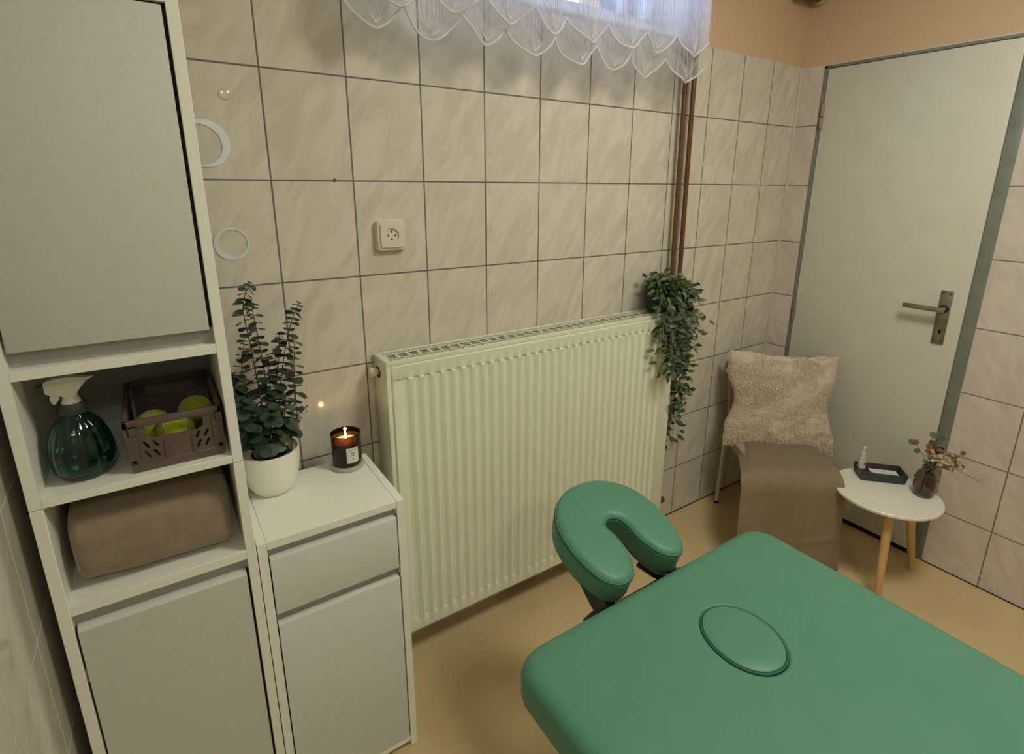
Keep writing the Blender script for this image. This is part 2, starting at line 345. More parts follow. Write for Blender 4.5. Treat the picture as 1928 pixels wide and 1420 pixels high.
# window behind the curtain, and what stands outside
wn = bpy.data.objects.new('window_1', None); COL.objects.link(wn); wn.location = (-1.31, .2, 2.0); wn['kind'] = 'structure'
mb = MB()
for x0, x1 in ((WX0, WX0 + .05), (WX1 - .035, WX1), (-.917, -.893), (-1.43, -1.40)): mb.box((x0, .17, WZ0), (x1, .23, WZ1), .004)
mb.box((WX0, .17, WZ0), (WX1, .23, WZ0 + .088), .004); mb.box((WX0, .17, WZ1 - .05), (WX1, .23, WZ1), .004)
part('window_frame', mb, 'winframe', wn)
for x0, x1 in ((WX0 + .05, -1.43), (-1.40, -.917), (-.893, WX1 - .035)):
    mb = MB(); mb.box((x0, .197, WZ0 + .088), (x1, .202, WZ1 - .05)); part('pane', mb, 'pane', wn)
mb = MB(); mb.box((WX0, -.02, WZ0 - .015), (WX1, .17, WZ0 + .006), .004); part('window_sill', mb, 'winframe', wn)
mb = MB(); mb.box((4.45, 6, -.6), (9, 7, 6)); mb.prism([(5.9, 6), (7.1, 6), (6.5, 6.7)], 'x', 4.3, 9.1)
single('neighbour_house', mb, 'facade', 'orange rendered house wall glimpsed through the window behind the lace curtain', 'building', (6.5, 6.5, -.6))
mb = MB(); mb.box((-12, .3, -.7), (12, 8, -.6)); struct('trim_3', mb, 'ceil')

# ceiling lamp, and the added fill lamp behind the viewer
for L_, lab in ((LAMP, 'round ceiling lamp with opal glass diffuser above the green massage table'), (FILL_LAMP, 'added unseen fill lamp with opal glass diffuser behind the viewer')):
    cl = thing('ceiling_or_fill_lamp', lab, 'lamp', (L_.x, L_.y, L_.z), 'round opal ceiling lamps')
    mb = MB(); mb.lathe([(.19, 2.55), (.19, 2.515), (.175, 2.507)], (L_.x, L_.y, 0)); part('lamp_base', mb, 'white', cl)
    mb = MB(); mb.lathe([(.17, 2.515), (.17, 2.506), (.15, 2.501)], (L_.x, L_.y, 0)); part('lamp_diffuser', mb, 'lampglass', cl)

# pipe sleeve in the top right corner
ps = thing('vent_pipe', 'short dark pipe end with pale rim high in the corner beside the door', 'pipe', (-.06, -.045, 2.235))
mb = MB(); mb.tube([(-.150, -.045, 2.255), (0, -.045, 2.255)], .030, 20); part('pipe_body', mb, noisy('dark_pipe', (.05, .035, .02), (.08, .06, .04), rough=.5), ps)
mb = MB(); mb.lathe([(.024, 0), (.033, 0), (.033, .010), (.024, .010)], (0, 0, 0), 24, False, False); mb.xf(Matrix.Translation((-.158, -.045, 2.255)) @ Matrix.Rotation(PI / 2, 4, 'Y')); part('rim', mb, 'plastic_white', ps)
mb = MB(); mb.sphere((-.012, -.045, 2.25), .036, 16, 10, (.5, 1, 1)); part('mortar_collar', mb, noisy('mortar', (.42, .32, .2), (.5, .38, .25), rough=.9), ps)

# ------------------------------------------------------------------ wall fittings
def disc_y(r, y0, y1, c, prof=None, n=40):
    m_ = MB(); m_.lathe([(r, -y0), (r * .97, -y1)] if prof is None else prof, (0, 0, 0), n)
    return m_.xf(Matrix.Translation((c[0], 0, c[1])) @ Matrix.Rotation(PI / 2, 4, 'X'))
# Rotation X +90 maps +z to -y
so = thing('wall_socket', 'ivory round-hole power socket on the tiles above the radiator', 'socket', (-1.9085, 0, 1.351))
mb = MB(); P0 = rrect(-.0415, .0415, -.0415, .0415, .010); mb.loft([[(x - 1.9085, 0, z + 1.351) for x, z in P0], [(x - 1.9085, -.014, z + 1.351) for x, z in P0], [(x * .93 - 1.9085, -.019, z * .93 + 1.351) for x, z in P0]])
part('housing', mb, 'plastic_white', so)
mb = MB(); P1 = rrect(-.033, .033, -.033, .033, .006); mb.loft([[(x - 1.9085, -.017, z + 1.351) for x, z in P1], [(x - 1.9085, -.022, z + 1.351) for x, z in P1], [(x * .96 - 1.9085, -.024, z * .96 + 1.351) for x, z in P1]])
cov = part('cover', mb, 'plastic_white', so)
cut(cov, MB().lathe([(.0195, .01), (.0195, .05)], (0, 0, 0), 32).xf(Matrix.Translation((-1.9085, 0, 1.351)) @ Matrix.Rotation(PI / 2, 4, 'X')))
mb = MB(); mb.lathe([(.0195, .0185), (.0195, .0192)], (0, 0, 0), 32); mb.xf(Matrix.Translation((-1.9085, 0, 1.351)) @ Matrix.Rotation(PI / 2, 4, 'X')); part('socket_well', mb, 'plastic_white', so)
for dx, dz in ((-.010, 0), (.010, 0), (0, .0105), (0, -.0105)):
    mb = MB(); mb.lathe([(.0026, .0192), (.0026, .0198)], (0, 0, 0), 12); mb.xf(Matrix.Translation((-1.9085 + dx, 0, 1.351 + dz)) @ Matrix.Rotation(PI / 2, 4, 'X')); part('contact_hole', mb, 'dark', so)

mb = MB(); mb.lathe([(.0125, 0), (.0125, .0015), (.011, .0025), (.006, .0032), (.0008, .0034)], (0, 0, 0), 24); mb.xf(Matrix.Translation((-2.274, 0, 1.679)) @ Matrix.Rotation(PI / 2, 4, 'X'))
single('screw_cap', mb, noisy('pearl_cap', (.70, .66, .54), (.74, .70, .58), rough=.12, metal=.3), 'small round shiny cap on the tile above the silver rings', 'cap', (-2.274, 0, 1.679))
mb = MB(); mb.lathe([(.0048, 0), (.0042, .0025)], (0, 0, 0), 14); mb.xf(Matrix.Translation((-2.045, 0, 1.4955)) @ Matrix.Rotation(PI / 2, 4, 'X'))
single('wall_hole', mb, noisy('hole_shade_grey', (.07, .065, .05), (.1, .09, .07), rough=.5), 'tiny dark disc for the wall hole in the grout line above the power socket', 'plug', (-2.045, 0, 1.4955))  # dark disc standing for the shade of a hole in the wall
def ring_sticker(c, ro, ci, ri, label):
    n = 64; m_ = MB(); y0, y1 = 0, -.0022
    o_ = [(c[0] + ro * math.cos(2 * PI * j / n), c[1] + ro * math.sin(2 * PI * j / n)) for j in range(n)]
    i_ = [(ci[0] + ri * math.cos(2 * PI * j / n), ci[1] + ri * math.sin(2 * PI * j / n)) for j in range(n)]
    m_.loft([[(x, y0, z) for x, z in o_], [(x, y1, z) for x, z in o_], [(x, y1, z) for x, z in i_], [(x, y0, z) for x, z in i_]], False, False)
    single('ring_sticker', m_, 'mirror', label, 'wall sticker', (c[0], 0, c[1]), 'silver ring stickers on the tiles', smooth=False)
ring_sticker((-2.326, 1.572), .051, (-2.335, 1.569), .0435, 'upper silver ring sticker on the tiles, half hidden behind the tall cabinet')
ring_sticker((-2.2985, 1.347), .0385, (-2.2965, 1.3485), .0315, 'lower thin silver ring sticker on the tiles, above the eucalyptus plant')

# painted heating pipes
for x, lab in ((-.783, 'left brown painted heating pipe running down to the trailing plant'), (-.738, 'right brown painted heating pipe running down to the trailing plant')):
    mb = MB(); zz = .985 if x < -.76 else .955
    mb.tube([(x - .003, -.034, ZC), (x, -.034, 1.8), (x + .012, -.034, zz + .05), (x + .008, -.034, zz + .015), (x - .012, -.034, zz), (-.86, -.034, zz)], .0092, 14)
    single('heating_pipe', mb, 'pipe', lab, 'pipe', (x, -.034, zz), 'brown heating pipes in the corner')

# ------------------------------------------------------------------ radiator
ra = thing('radiator', 'large cream panel radiator with ribbed front under the window', 'radiator', (-1.4, -.06, .1))
X0, X1, RZ0, RZ1 = -1.966, -.826, .118, 1.008
mb = MB(); px = []
pitch = .0332; xs = []; k = 0
x = X0 + .030
while x + pitch < X1 - .018:
    xs.append(x); x += pitch
cols = [(X0, 0, False), (X0 + .004, -.004, False), (X0 + .028, -.004, False)]
pts = [(X0, .0), (X0 + .003, .004)]
for x in xs:
    for k_ in range(10): pts.append((x + pitch * k_ / 10 + .001, .004, max(0.0, math.sin(2 * PI * (k_ + .5) / 10)) ** .6 + .25 * min(0.0, math.sin(2 * PI * (k_ + .5) / 10))))
pts += [(X1 - .003, .004), (X1, .0)]
zs = [RZ0, RZ0 + .003, .158, .163, .166, .952, .960, .966, .968, .972, RZ1 - .003, RZ1]
grid = []
for z in zs:
    row = []
    for p in pts:
        d = p[1] if 0 < zs.index(z) < len(zs) - 1 else 0
        if len(p) == 3 and .160 < z < .972: d -= (.0055 if .1645 < z < .955 else .0125 if .955 <= z < .9675 else .003) * p[2]
        row.append(mb.bm.verts.new((p[0], -.108 - d + 0, z)))
    grid.append(row)
for i in range(len(zs) - 1):
    for j in range(len(pts) - 1): mb.bm.faces.new((grid[i][j], grid[i][j + 1], grid[i + 1][j + 1], grid[i + 1][j]))
part('front_panel', mb, 'radiator', ra, angle=35)
mb = MB(); mb.box((X0, -.107, RZ0), (X1, -.098, RZ1 + .0)); part('panel_body', mb, 'radiator', ra)
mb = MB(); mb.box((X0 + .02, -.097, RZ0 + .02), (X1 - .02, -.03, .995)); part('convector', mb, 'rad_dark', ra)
mb = MB(); mb.box((X0, -.026, RZ0), (X1, -.018, RZ1)); part('rear_panel', mb, 'radiator', ra)
mb = MB(); mb.box((X0 - .013, -.1075, RZ0 + .01), (X0 - .0005, -.008, 1.008), .001)
sl = part('side_cover', mb, 'radiator', ra)
mb = MB(); mb.box((X1 + .0005, -.1075, RZ0 + .01), (X1 + .013, -.008, 1.008), .001); part('side_cover', mb, 'radiator', ra)
mb = MB()  # top grille
gx0, gx1, gy0, gy1 = X0 - .013, X1 + .013, -.108, -.006
mb.box((gx0, gy0, 1.008), (gx1, gy0 + .010, 1.022), .0015); mb.box((gx0, gy1 - .008, 1.008), (gx1, gy1, 1.022), .0015)
mb.box((gx0 + .0004, gy0 + .0006, 1.0084), (gx0 + .014, gy1 - .0006, 1.0216), .0012); mb.box((gx1 - .014, gy0 + .0006, 1.0084), (gx1 - .0004, gy1 - .0006, 1.0216), .0012)
mb.box((gx0, gy0 + .031, 1.0182), (gx1, gy0 + .0338, 1.0205)); mb.box((gx0, gy1 - .0325, 1.0182), (gx1, gy1 - .0297, 1.0205))
part('grille_frame', mb, 'radiator', ra)
mb = MB(); x = gx0 + .0155; k = 0
while x < gx1 - .02:
    mb.box((x, gy0 + .008, 1.0182), (x + .0026, gy0 + .032, 1.0202)); mb.box((x, gy1 - .030, 1.0182), (x + .0026, gy1 - .006, 1.0202))
    if k % 3 == 0: mb.box((x, gy0 + .034, 1.0182), (x + .007, gy1 - .032, 1.0202))
    x += .0111; k += 1
part('grille', mb, 'radiator', ra)
mb = MB(); mb.tube([(X0 - .024, -.040, .978), (X0 - .004, -.040, .978)], .0095, 16); mb.tube([(X0 - .036, -.040, .978), (X0 - .022, -.040, .978)], [.0135, .0125], 16); part('vent_plug', mb, 'plastic_white', ra)
mb = MB(); mb.tube([(X0 - .0142, -.042, .976), (X0 - .0125, -.042, .976)], .0165, 24); part('plug_hole_shade', mb, 'dark', ra)  # dark disc laid on the cover, shade of the plug hole as colour
mb = MB(); mb.tube([(X1 + .002, -.055, .150), (X1 + .060, -.055, .150)], .010, 14); mb.tube([(X1 + .050, -.055, .150), (X1 + .085, -.055, .150)], .0155, 6)
part('valve', mb, noisy('valve_brown', (.12, .07, .045), (.16, .1, .06), rough=.4, metal=.4), ra)
for x in (-1.7, -1.1): mb = MB(); mb.box((x, -.03, .3), (x + .04, 0, .9)); part('wall_bracket', mb, 'rad_dark', ra)

# ------------------------------------------------------------------ cabinets
TX0, TX1, TYF, TYB = -2.6885, -2.3695, -.370, -.055
def cabinet_tall():
    c = thing('tall_cabinet', 'tall narrow white cabinet with two open shelves, standing in the left corner', 'cabinet', ((TX0 + TX1) / 2, -.21, 0))
    t = .018; bz = []
    mb = MB()
    for z0, z1 in ((0, .962), (.9635, 1.80)):
        mb.box((TX0, TYF, z0), (TX0 + t, TYB, z1), .0008, 1); mb.box((TX1 - t, TYF, z0), (TX1, TYB, z1), .0008, 1)
    xi0, xi1 = TX0 + t, TX1 - t
    for z0, z1 in ((.9635, .979), (1.186, 1.204), (1.7575, 1.80), (.7455, .7655), (.06, .078)): mb.box((xi0, TYF + .0006, z0), (xi1, TYB, z1), .0006, 1)
    part('carcass', mb, 'white_board', c)
    mb = MB(); mb.box((xi0, TYB - .004, .06), (xi1, TYB, 1.79)); part('back_panel', mb, 'back_board', c)
    # recessed grip rail above the doors
    mb = MB(); mb.box((xi0, TYF + .018, .690), (xi1, TYF + .030, .7455)); part('grip_recess', mb, 'back_board', c)
    mb = MB(); mb.box((xi0, TYF + .018, 1.204), (xi1, TYF + .030, 1.25)); part('grip_recess', mb, 'back_board', c)
    mb = MB(); mb.box((xi0 + .004, TYF - .001, 1.232), (xi1 - .006, TYF + .017, 1.7525), .0012); part('door', mb, 'door_face', c)
    mb = MB(); mb.prism([(TYF - .001, .085), (TYF - .001, .7105), (TYF + .004, .7155), (TYF + .012, .7180), (TYF + .017, .7180), (TYF + .017, .085)], 'x', xi0 + .004, xi1 - .005); part('door', mb, 'door_face', c)
    for a_, b2_ in (((xi1 - .0058, TYF + .010, 1.235), (xi1 - .0002, TYF + .0172, 1.757)), ((xi1 - .0048, TYF + .010, .085), (xi1 - .0002, TYF + .0172, .715)), ((xi0 + .0002, TYF + .010, .085), (xi0 + .0038, TYF + .0172, .715)), ((xi0 + .001, TYF + .012, 1.7528), (xi1, TYF + .03, 1.7572))):
        mb = MB(); mb.box(a_, b2_); part('door_gap_shade', mb, 'dark', c)  # near-black strips fill the door gaps as their shade
    for z in (1.30, 1.68, .15, .60):
        mb = MB(); mb.box((xi0 + .0003, TYF + .002, z), (xi0 + .0036, TYF + .01, z + .03)); part('hinge', mb, 'steel', c)
cabinet_tall()
SX0, SX1, SYF, SYB = -2.3665, -2.0435, -.357, -.079
def cabinet_low():
    c = thing('low_cabinet', 'low white cabinet with one drawer and a door, between tall cabinet and radiator', 'cabinet', ((SX0 + SX1) / 2, -.21, 0))
    t = .018; xi0, xi1 = SX0 + t, SX1 - t
    mb = MB(); mb.box((SX0, SYF, 0), (xi0, SYB, .7595), .0008, 1); part('side_panel', mb, 'white_board', c)
    mb = MB(); mb.box((xi1, SYF, 0), (SX1, SYB, .7595), .0008, 1); part('side_panel', mb, 'white_board', c)
    mb = MB(); mb.box((xi0 + .0006, SYF + .0008, .7405), (xi1 - .0006, SYB, .7590), .0008, 1); part('top_board', mb, 'white_board', c)
    mb = MB(); mb.box((xi0, SYF + .001, .016), (xi1, SYB, .032), .0006, 1); part('bottom_board', mb, 'white_board', c)
    mb = MB(); mb.box((xi0, SYB - .004, .016), (xi1, SYB - .001, .74)); part('back_panel', mb, 'back_board', c)
    mb = MB(); mb.box((xi0, SYF + .0175, .700), (xi1, SYF + .030, .7405)); part('grip_recess', mb, 'back_board', c)
    mb = MB(); mb.box((xi0, SYF + .0175, .535), (xi1, SYF + .030, .595)); part('grip_recess', mb, 'back_board', c)
    def front(z0, z1, nm):
        m_ = MB(); m_.prism([(SYF, z0), (SYF, z1 - .007), (SYF + .004, z1 - .002), (SYF + .012, z1), (SYF + .017, z1), (SYF + .017, z0)], 'x', xi0 + .003, xi1 - .0035); return part(nm, m_, 'door_face', c)
    front(.5765, .7185, 'drawer'); front(.0335, .5505, 'door')
    for a_, b2_ in ((xi1 - .0033, xi1 - .0002), (xi0 + .0002, xi0 + .0028)):
        for z0, z1 in ((.034, .548), (.578, .715)): mb = MB(); mb.box((a_, SYF + .009, z0), (b2_, SYF + .0172, z1)); part('door_gap_shade', mb, 'dark', c)  # painted gap shade beside drawer and door
    mb = MB(); mb.box((xi0 + .0004, SYF + .001, .495), (xi0 + .0026, SYF + .012, .52)); part('hinge', mb, 'steel', c)
cabinet_low()

# rolled fleece blanket in the lower open shelf
mb = MB(); rings = []
ZS = .7662
nx = 34; nr = 48
for i in range(nx + 1):
    t = i / nx; x = -2.6605 + t * .262
    e = min(t, 1 - t) * .262                      # distance from an end
    s = (1 - max(0, 1 - e / .022) ** 2) ** .5 if e < .022 else 1
    s = .62 + .38 * s
    hh = .150 - .012 * t + .004 * math.sin(5 * t); dd = .268
    ring = []
    for j in range(nr):
        a = 2 * PI * j / nr; ca, sa = math.cos(a), math.sin(a)
        ex = 2 / 3.6
        yy = math.copysign(abs(ca) ** ex, ca) * dd / 2 * s; zz = math.copysign(abs(sa) ** ex, sa) * hh / 2 * s
        nzv = noise.noise(Vector((x * 9, yy * 9, zz * 9))) * .005
        z = ZS + hh / 2 * (1 + .0) + zz + nzv * s
        y = -.212 + yy * 1 + (.0) + nzv
        # front lower edge bulges towards the room on the left
        ring.append((x, y, max(ZS + .0008, z)))
    rings.append(ring)
mb.loft(rings)
bl = single('folded_blanket', mb, 'towel', 'rolled taupe fleece blanket filling the lower open shelf of the tall cabinet', 'blanket', (-2.53, -.212, ZS), angle=80)

# spray bottle
BX, BY, BZ = -2.613, -.300, .9797
sb = thing('spray_bottle', 'dark green ribbed glass spray bottle with white trigger on the upper shelf', 'bottle', (BX, BY, BZ))
prof = [(.001, .0), (.030, .0), (.036, .004), (.045, .018), (.0475, .034), (.0475, .050), (.044, .072), (.036, .094), (.026, .108), (.018, .116), (.0165, .122)]
mb = MB(); n = 72; rings = []
for r, z in prof:
    rib = .0009 if .01 < z < .11 else 0
    rings.append([(BX + (r + rib * math.cos(18 * 2 * PI * j / n)) * math.cos(2 * PI * j / n), BY + (r + rib * math.cos(18 * 2 * PI * j / n)) * math.sin(2 * PI * j / n), BZ + z) for j in range(n)])
inner = [[(BX + (p[0] - BX) * .93, BY + (p[1] - BY) * .93, max(p[2] + .0, BZ + .006)) for p in r] for r in rings[1:]]
mb.loft(rings + list(reversed(inner)), True, True)
part('bottle_body', mb, 'green_glass', sb, angle=80)
mb = MB(); mb.lathe([(.001, .0065), (.030, .0065), (.0415, .018), (.0438, .034), (.0436, .046), (.001, .046)], (BX, BY, BZ), 40, False, False); part('water', mb, glass('green_water', (.30, .55, .48), 0, 1.33), sb)
mb = MB(); mb.lathe([(.0195, .118), (.0205, .120), (.0205, .136), (.0190, .138)], (BX, BY, BZ), 32); part('collar', mb, noisy('collar_plastic', (.035, .038, .032), (.05, .05, .045), rough=.5), sb)
# trigger head, nozzle pointing left
mb = MB(); 
sec = [(-.031, .161, .179, .008), (-.026, .158, .183, .009), (-.014, .156, .185, .010), (-.006, .150, .186, .0105), (.007, .150, .185, .0105), (.014, .160, .183, .009), (.026, .174, .180, .005), (.036, .1785, .180, .002)]
mb.loft([[(BX + x, BY + w * a, BZ + (z0 if b < 0 else z1)) for a, b in ((-1, -1), (1, -1), (1, 1), (-1, 1))] for x, z0, z1, w in sec])
part('spray_head', mb, 'white', sb)
mb = MB(); mb.loft([[(BX + .0 + r * math.cos(2 * PI * j / 20), BY + r * math.sin(2 * PI * j / 20), BZ + z) for j in range(20)] for r, z in ((.0150, .137), (.0125, .143), (.0105, .152), (.0105, .165))]); part('neck', mb, 'white', sb)
mb = MB(); mb.prism([(BX - .024, BZ + .159), (BX - .012, BZ + .157), (BX - .014, BZ + .148), (BX - .021, BZ + .139), (BX - .025, BZ + .141), (BX - .027, BZ + .150)], 'y', BY - .006, BY + .006); part('trigger', mb, 'white', sb)
mb = MB(); mb.tube([(BX - .041, BY, BZ + .170), (BX - .030, BY, BZ + .170)], .006, 14); part('nozzle', mb, noisy('nozzle_grey', (.05, .05, .045), (.07, .07, .06), rough=.5), sb)

# crate
CX0, CX1, CY0, CY1, CZ = -2.548, -2.3925, -.352, -.110, .9797
cr = thing('storage_crate', 'small taupe folding crate with handle openings and slanted slots, holding yellow balls', 'crate', ((CX0 + CX1) / 2, (CY0 + CY1) / 2, CZ))
H_ = .100
mb = MB(); mb.box((CX0 + .004, CY0 + .002, CZ), (CX1 - .004, CY1 - .002, CZ + .016), .001, 1); part('base', mb, 'crate', cr)
def wall_front(y0, y1, nm):
    m_ = MB(); m_.box((CX0 + .012, y0, CZ + .014), (CX1 - .012, y1, CZ + H_ - .006), .0008, 1); w = part(nm, m_, 'crate', cr)
    c_ = MB(); cxm = (CX0 + CX1) / 2
    c_.prism([(cxm - .046, CZ + .086), (cxm - .044, CZ + .066), (cxm - .034, CZ + .060), (cxm + .034, CZ + .060), (cxm + .044, CZ + .066), (cxm + .046, CZ + .086)], 'y', y0 - .01, y1 + .01)
    for sgn in (-1, 1):
        for xx in (.034, .048):
            for zz in (.024, .043):
                x_ = cxm + sgn * xx
                c_.prism([(x_ - .0025 - sgn * .004, CZ + zz), (x_ + .0025 - sgn * .004, CZ + zz), (x_ + .0025 + sgn * .003, CZ + zz + .014), (x_ - .0025 + sgn * .003, CZ + zz + .014)][::1], 'y', y0 - .01, y1 + .01)
    return cut(w, c_)
wall_front(CY0 + .003, CY0 + .007, 'front_wall'); wall_front(CY1 - .007, CY1 - .003, 'back_wall')
for x0, x1 in ((CX0 + .002, CX0 + .006), (CX1 - .006, CX1 - .002)):
    mb = MB(); mb.box((x0, CY0 + .006, CZ + .014), (x1, CY1 - .006, CZ + H_ - .004), .0008, 1); part('side_wall', mb, 'crate', cr)
mb = MB()
mb.box((CX0, CY0, CZ + H_ - .014), (CX1, CY0 + .008, CZ + H_), .0012); mb.box((CX0, CY1 - .008, CZ + H_ - .014), (CX1, CY1, CZ + H_), .0012)
mb.box((CX0, CY0, CZ + H_ - .014), (CX0 + .008, CY1, CZ + H_), .0012); mb.box((CX1 - .008, CY0, CZ + H_ - .014), (CX1, CY1, CZ + H_), .0012)
part('rim', mb, 'crate', cr)
for x0 in (CX0 + .001, CX1 - .019):
    mb = MB(); mb.box((x0, CY0, CZ + .024), (x0 + .018, CY0 + .008, CZ + .072), .001, 1); mb.box((x0 + .007, CY0, CZ + .07), (x0 + .018, CY0 + .007, CZ + .09)); mb.box((x0, CY0 + .001, CZ + .07), (x0 + .004, CY0 + .007, CZ + .09)); part('corner_clip', mb, 'crate', cr)
for xx in (-.020, .024):
    mb = MB(); mb.box(((CX0 + CX1) / 2 + xx, CY0, CZ + .018), ((CX0 + CX1) / 2 + xx + .004, CY0 + .005, CZ + .050)); part('rib', mb, 'crate', cr)
for (x, y, z), rot, lab in (((-2.505, -.262, .036), .3, 'yellow tennis ball at the left of the crate'), ((-2.431, -.218, .036), 2.0, 'yellow tennis ball at the right rear of the crate'), ((-2.470, -.302, .036), 1.2, 'yellow tennis ball behind the front handle opening of the crate')):
    zc = CZ + .016 + .0328
    b_ = thing('tennis_ball', lab, 'ball', (x, y, zc), 'tennis balls in the crate')
    mb = MB(); mb.sphere((x, y, zc), .0325, 32, 20); part('felt', mb, 'ball', b_)
    mb = MB(); pts = []
    for i in range(65):
        t = 2 * PI * i / 64; a_, b2 = .75, .25
        v = Vector((a_ * math.cos(t) + b2 * math.cos(3 * t), a_ * math.sin(t) - b2 * math.sin(3 * t), 2 * math.sqrt(a_ * b2) * math.sin(2 * t)))
        v = Matrix.Rotation(rot, 3, 'X') @ Matrix.Rotation(rot * 2, 3, 'Z') @ v
        pts.append(Vector((x, y, zc)) + v.normalized() * .0323)
    mb.tube(pts, .0009, 6, cap=False); part('seam', mb, 'seam', b_)

# ------------------------------------------------------------------ eucalyptus in white pot
PX, PY, PZ = -2.292, -.138, .7598
eu = thing('potted_eucalyptus', 'tall dark green artificial eucalyptus in a white pot on the low cabinet', 'plant', (PX, PY, PZ))
mb = MB(); mb.lathe([(.001, .0), (.038, .0), (.044, .003), (.055, .022), (.062, .050), (.0655, .080), (.0668, .110), (.0645, .110), (.0635, .098), (.001, .098)], (PX, PY, PZ), 56, False, False); part('pot', mb, 'pot', eu)
mb = MB(); mb.lathe([(.001, .1), (.0625, .097)], (PX, PY, PZ), 32, False, False); part('soil', mb, 'soil', eu)
def disc_leaf(m_, base, direc, up, L, wd, cup=.12):
    d = direc.normalized(); s_ = d.cross(up).normalized(); u_ = s_.cross(d).normalized()
    n = 10; c = base + d * (L * .55) ; ring = []
    for j in range(n):
        a = 2 * PI * j / n
        ring.append(c + d * (math.cos(a) * L * .5) + s_ * (math.sin(a) * wd * .5) + u_ * (cup * L * abs(math.sin(a)) ** 2))
    cv = m_.bm.verts.new(c); vs = [m_.bm.verts.new(p) for p in ring]
    for j in range(n): m_.bm.faces.new((cv, vs[j], vs[(j + 1) % n]))
def euc_branch(parent, pts, size, npairs, leafmat='euc', taper=.52, z_start=.16, rnd=None):
    if npairs < 9: z_start = .45
    else: npairs = int(npairs * 1.22)
    rnd = rnd or random
    # smooth path through pts
    P = [Vector(p) for p in pts]; path = []
    for i in range(len(P) - 1):
        p0 = P[max(i - 1, 0)]; p1 = P[i]; p2 = P[i + 1]; p3 = P[min(i + 2, len(P) - 1)]
        for k in range(6):
            t = k / 6; path.append(.5 * ((2 * p1) + (p2 - p0) * t + (2 * p0 - 5 * p1 + 4 * p2 - p3) * t * t + (-p0 + 3 * p1 - 3 * p2 + p3) * t ** 3))
    path.append(P[-1])
    m_ = MB(); m_.tube(path, [.0016 - .0008 * i / len(path) for i in range(len(path))], 6); br = part('branch', m_, 'euc_stem', parent)
    m_ = MB()
    for i in range(npairs):
        t = z_start + (1 - z_start) * (i / (npairs - 1)); f = t * (len(path) - 1); a = int(min(f, len(path) - 2)); p = path[a].lerp(path[a + 1], f - a)
        tan = (path[a + 1] - path[a]).normalized()
        sz = size * 1.38 * (1 - (1 - taper) * t ** 1.5) * rnd.uniform(.85, 1.12)
        if i == npairs - 1: sz *= .6
        if p.z < PZ + .130:
            rad_ = math.hypot(p.x - PX, p.y - PY); sz = min(sz, (.060 - rad_) / 1.08)
            if sz < .008: continue
        ang = (i % 2) * PI / 2 + rnd.uniform(-.35, .35) + .5
        s0 = tan.cross(Vector((1, .3, 0))).normalized(); s1 = tan.cross(s0)
        for k in (0, PI):
            side = s0 * math.cos(ang + k) + s1 * math.sin(ang + k)
            d = (side + tan * rnd.uniform(-.60, .02)).normalized(); up_ = tan + side.cross(tan) * rnd.uniform(-.45, .45)
            disc_leaf(m_, p, d, up_, sz, sz * rnd.uniform(.82, .98))
    part('leaves', m_, leafmat, br, angle=60)
rz = PZ + .10
E_ = [  # base -> tip paths
 ([(PX, PY, rz), (-2.296, -.130, 1.00), (-2.302, -.12, 1.13), (-2.306, -.115, 1.215), (-2.285, -.115, 1.272)], .027, 17),
 ([(PX + .01, PY, rz), (-2.278, -.125, 1.00), (-2.282, -.11, 1.13), (-2.288, -.105, 1.228)], .025, 15),
 ([(PX + .02, PY, rz), (-2.255, -.125, .98), (-2.232, -.12, 1.09), (-2.208, -.115, 1.165), (-2.184, -.112, 1.214)], .024, 15),
 ([(PX + .015, PY + .015, rz), (-2.262, -.12, .99), (-2.245, -.115, 1.08), (-2.237, -.115, 1.143)], .026, 11),
 ([(PX + .03, PY - .01, rz), (-2.222, -.130, .97), (-2.214, -.125, 1.06), (-2.204, -.12, 1.128)], .024, 12),
 ([(PX - .02, PY + .01, rz), (-2.318, -.11, .98), (-2.325, -.105, 1.06), (-2.312, -.10, 1.125)], .025, 11),
 ([(PX - .03, PY, rz), (-2.335, -.125, .96), (-2.345, -.12, 1.03), (-2.340, -.115, 1.065)], .030, 12),
 ([(PX - .01, PY - .02, rz), (-2.318, -.155, .935), (-2.335, -.165, .99), (-2.338, -.165, 1.02)], .034, 10),
 ([(PX, PY + .02, rz), (-2.27, -.105, .97), (-2.268, -.10, 1.04), (-2.262, -.098, 1.09)], .027, 11),
 ([(PX + .005, PY - .02, rz), (-2.29, -.165, .915), (-2.285, -.175, .96), (-2.288, -.18, .985)], .032, 7),
 ([(PX - .02, PY - .025, rz), (-2.320, -.175, .90), (-2.335, -.185, .94), (-2.34, -.19, .965)], .034, 8),
 ([(PX + .02, PY - .01, rz), (-2.26, -.155, .925), (-2.25, -.16, .97), (-2.245, -.16, 1.0)], .028, 8),
 ([(PX + .0, PY - .01, rz - .005), (-2.305, -.170, .885), (-2.318, -.188, .90)], .034, 6),
 ([(PX + .02, PY - .02, rz - .005), (-2.265, -.165, .885), (-2.255, -.18, .895)], .030, 6),
]
for pts, sz, npr in E_: euc_branch(eu, pts, sz, npr)
euc_branch(eu, [(PX + .045, PY, rz), (-2.238, -.135, .905), (-2.222, -.13, .930), (-2.193, -.125, .953)], .017, 9, 'euc_light')
euc_branch(eu, [(PX + .040, PY - .01, rz), (-2.248, -.145, .895), (-2.240, -.145, .920), (-2.232, -.145, .938)], .022, 6, 'euc_light')

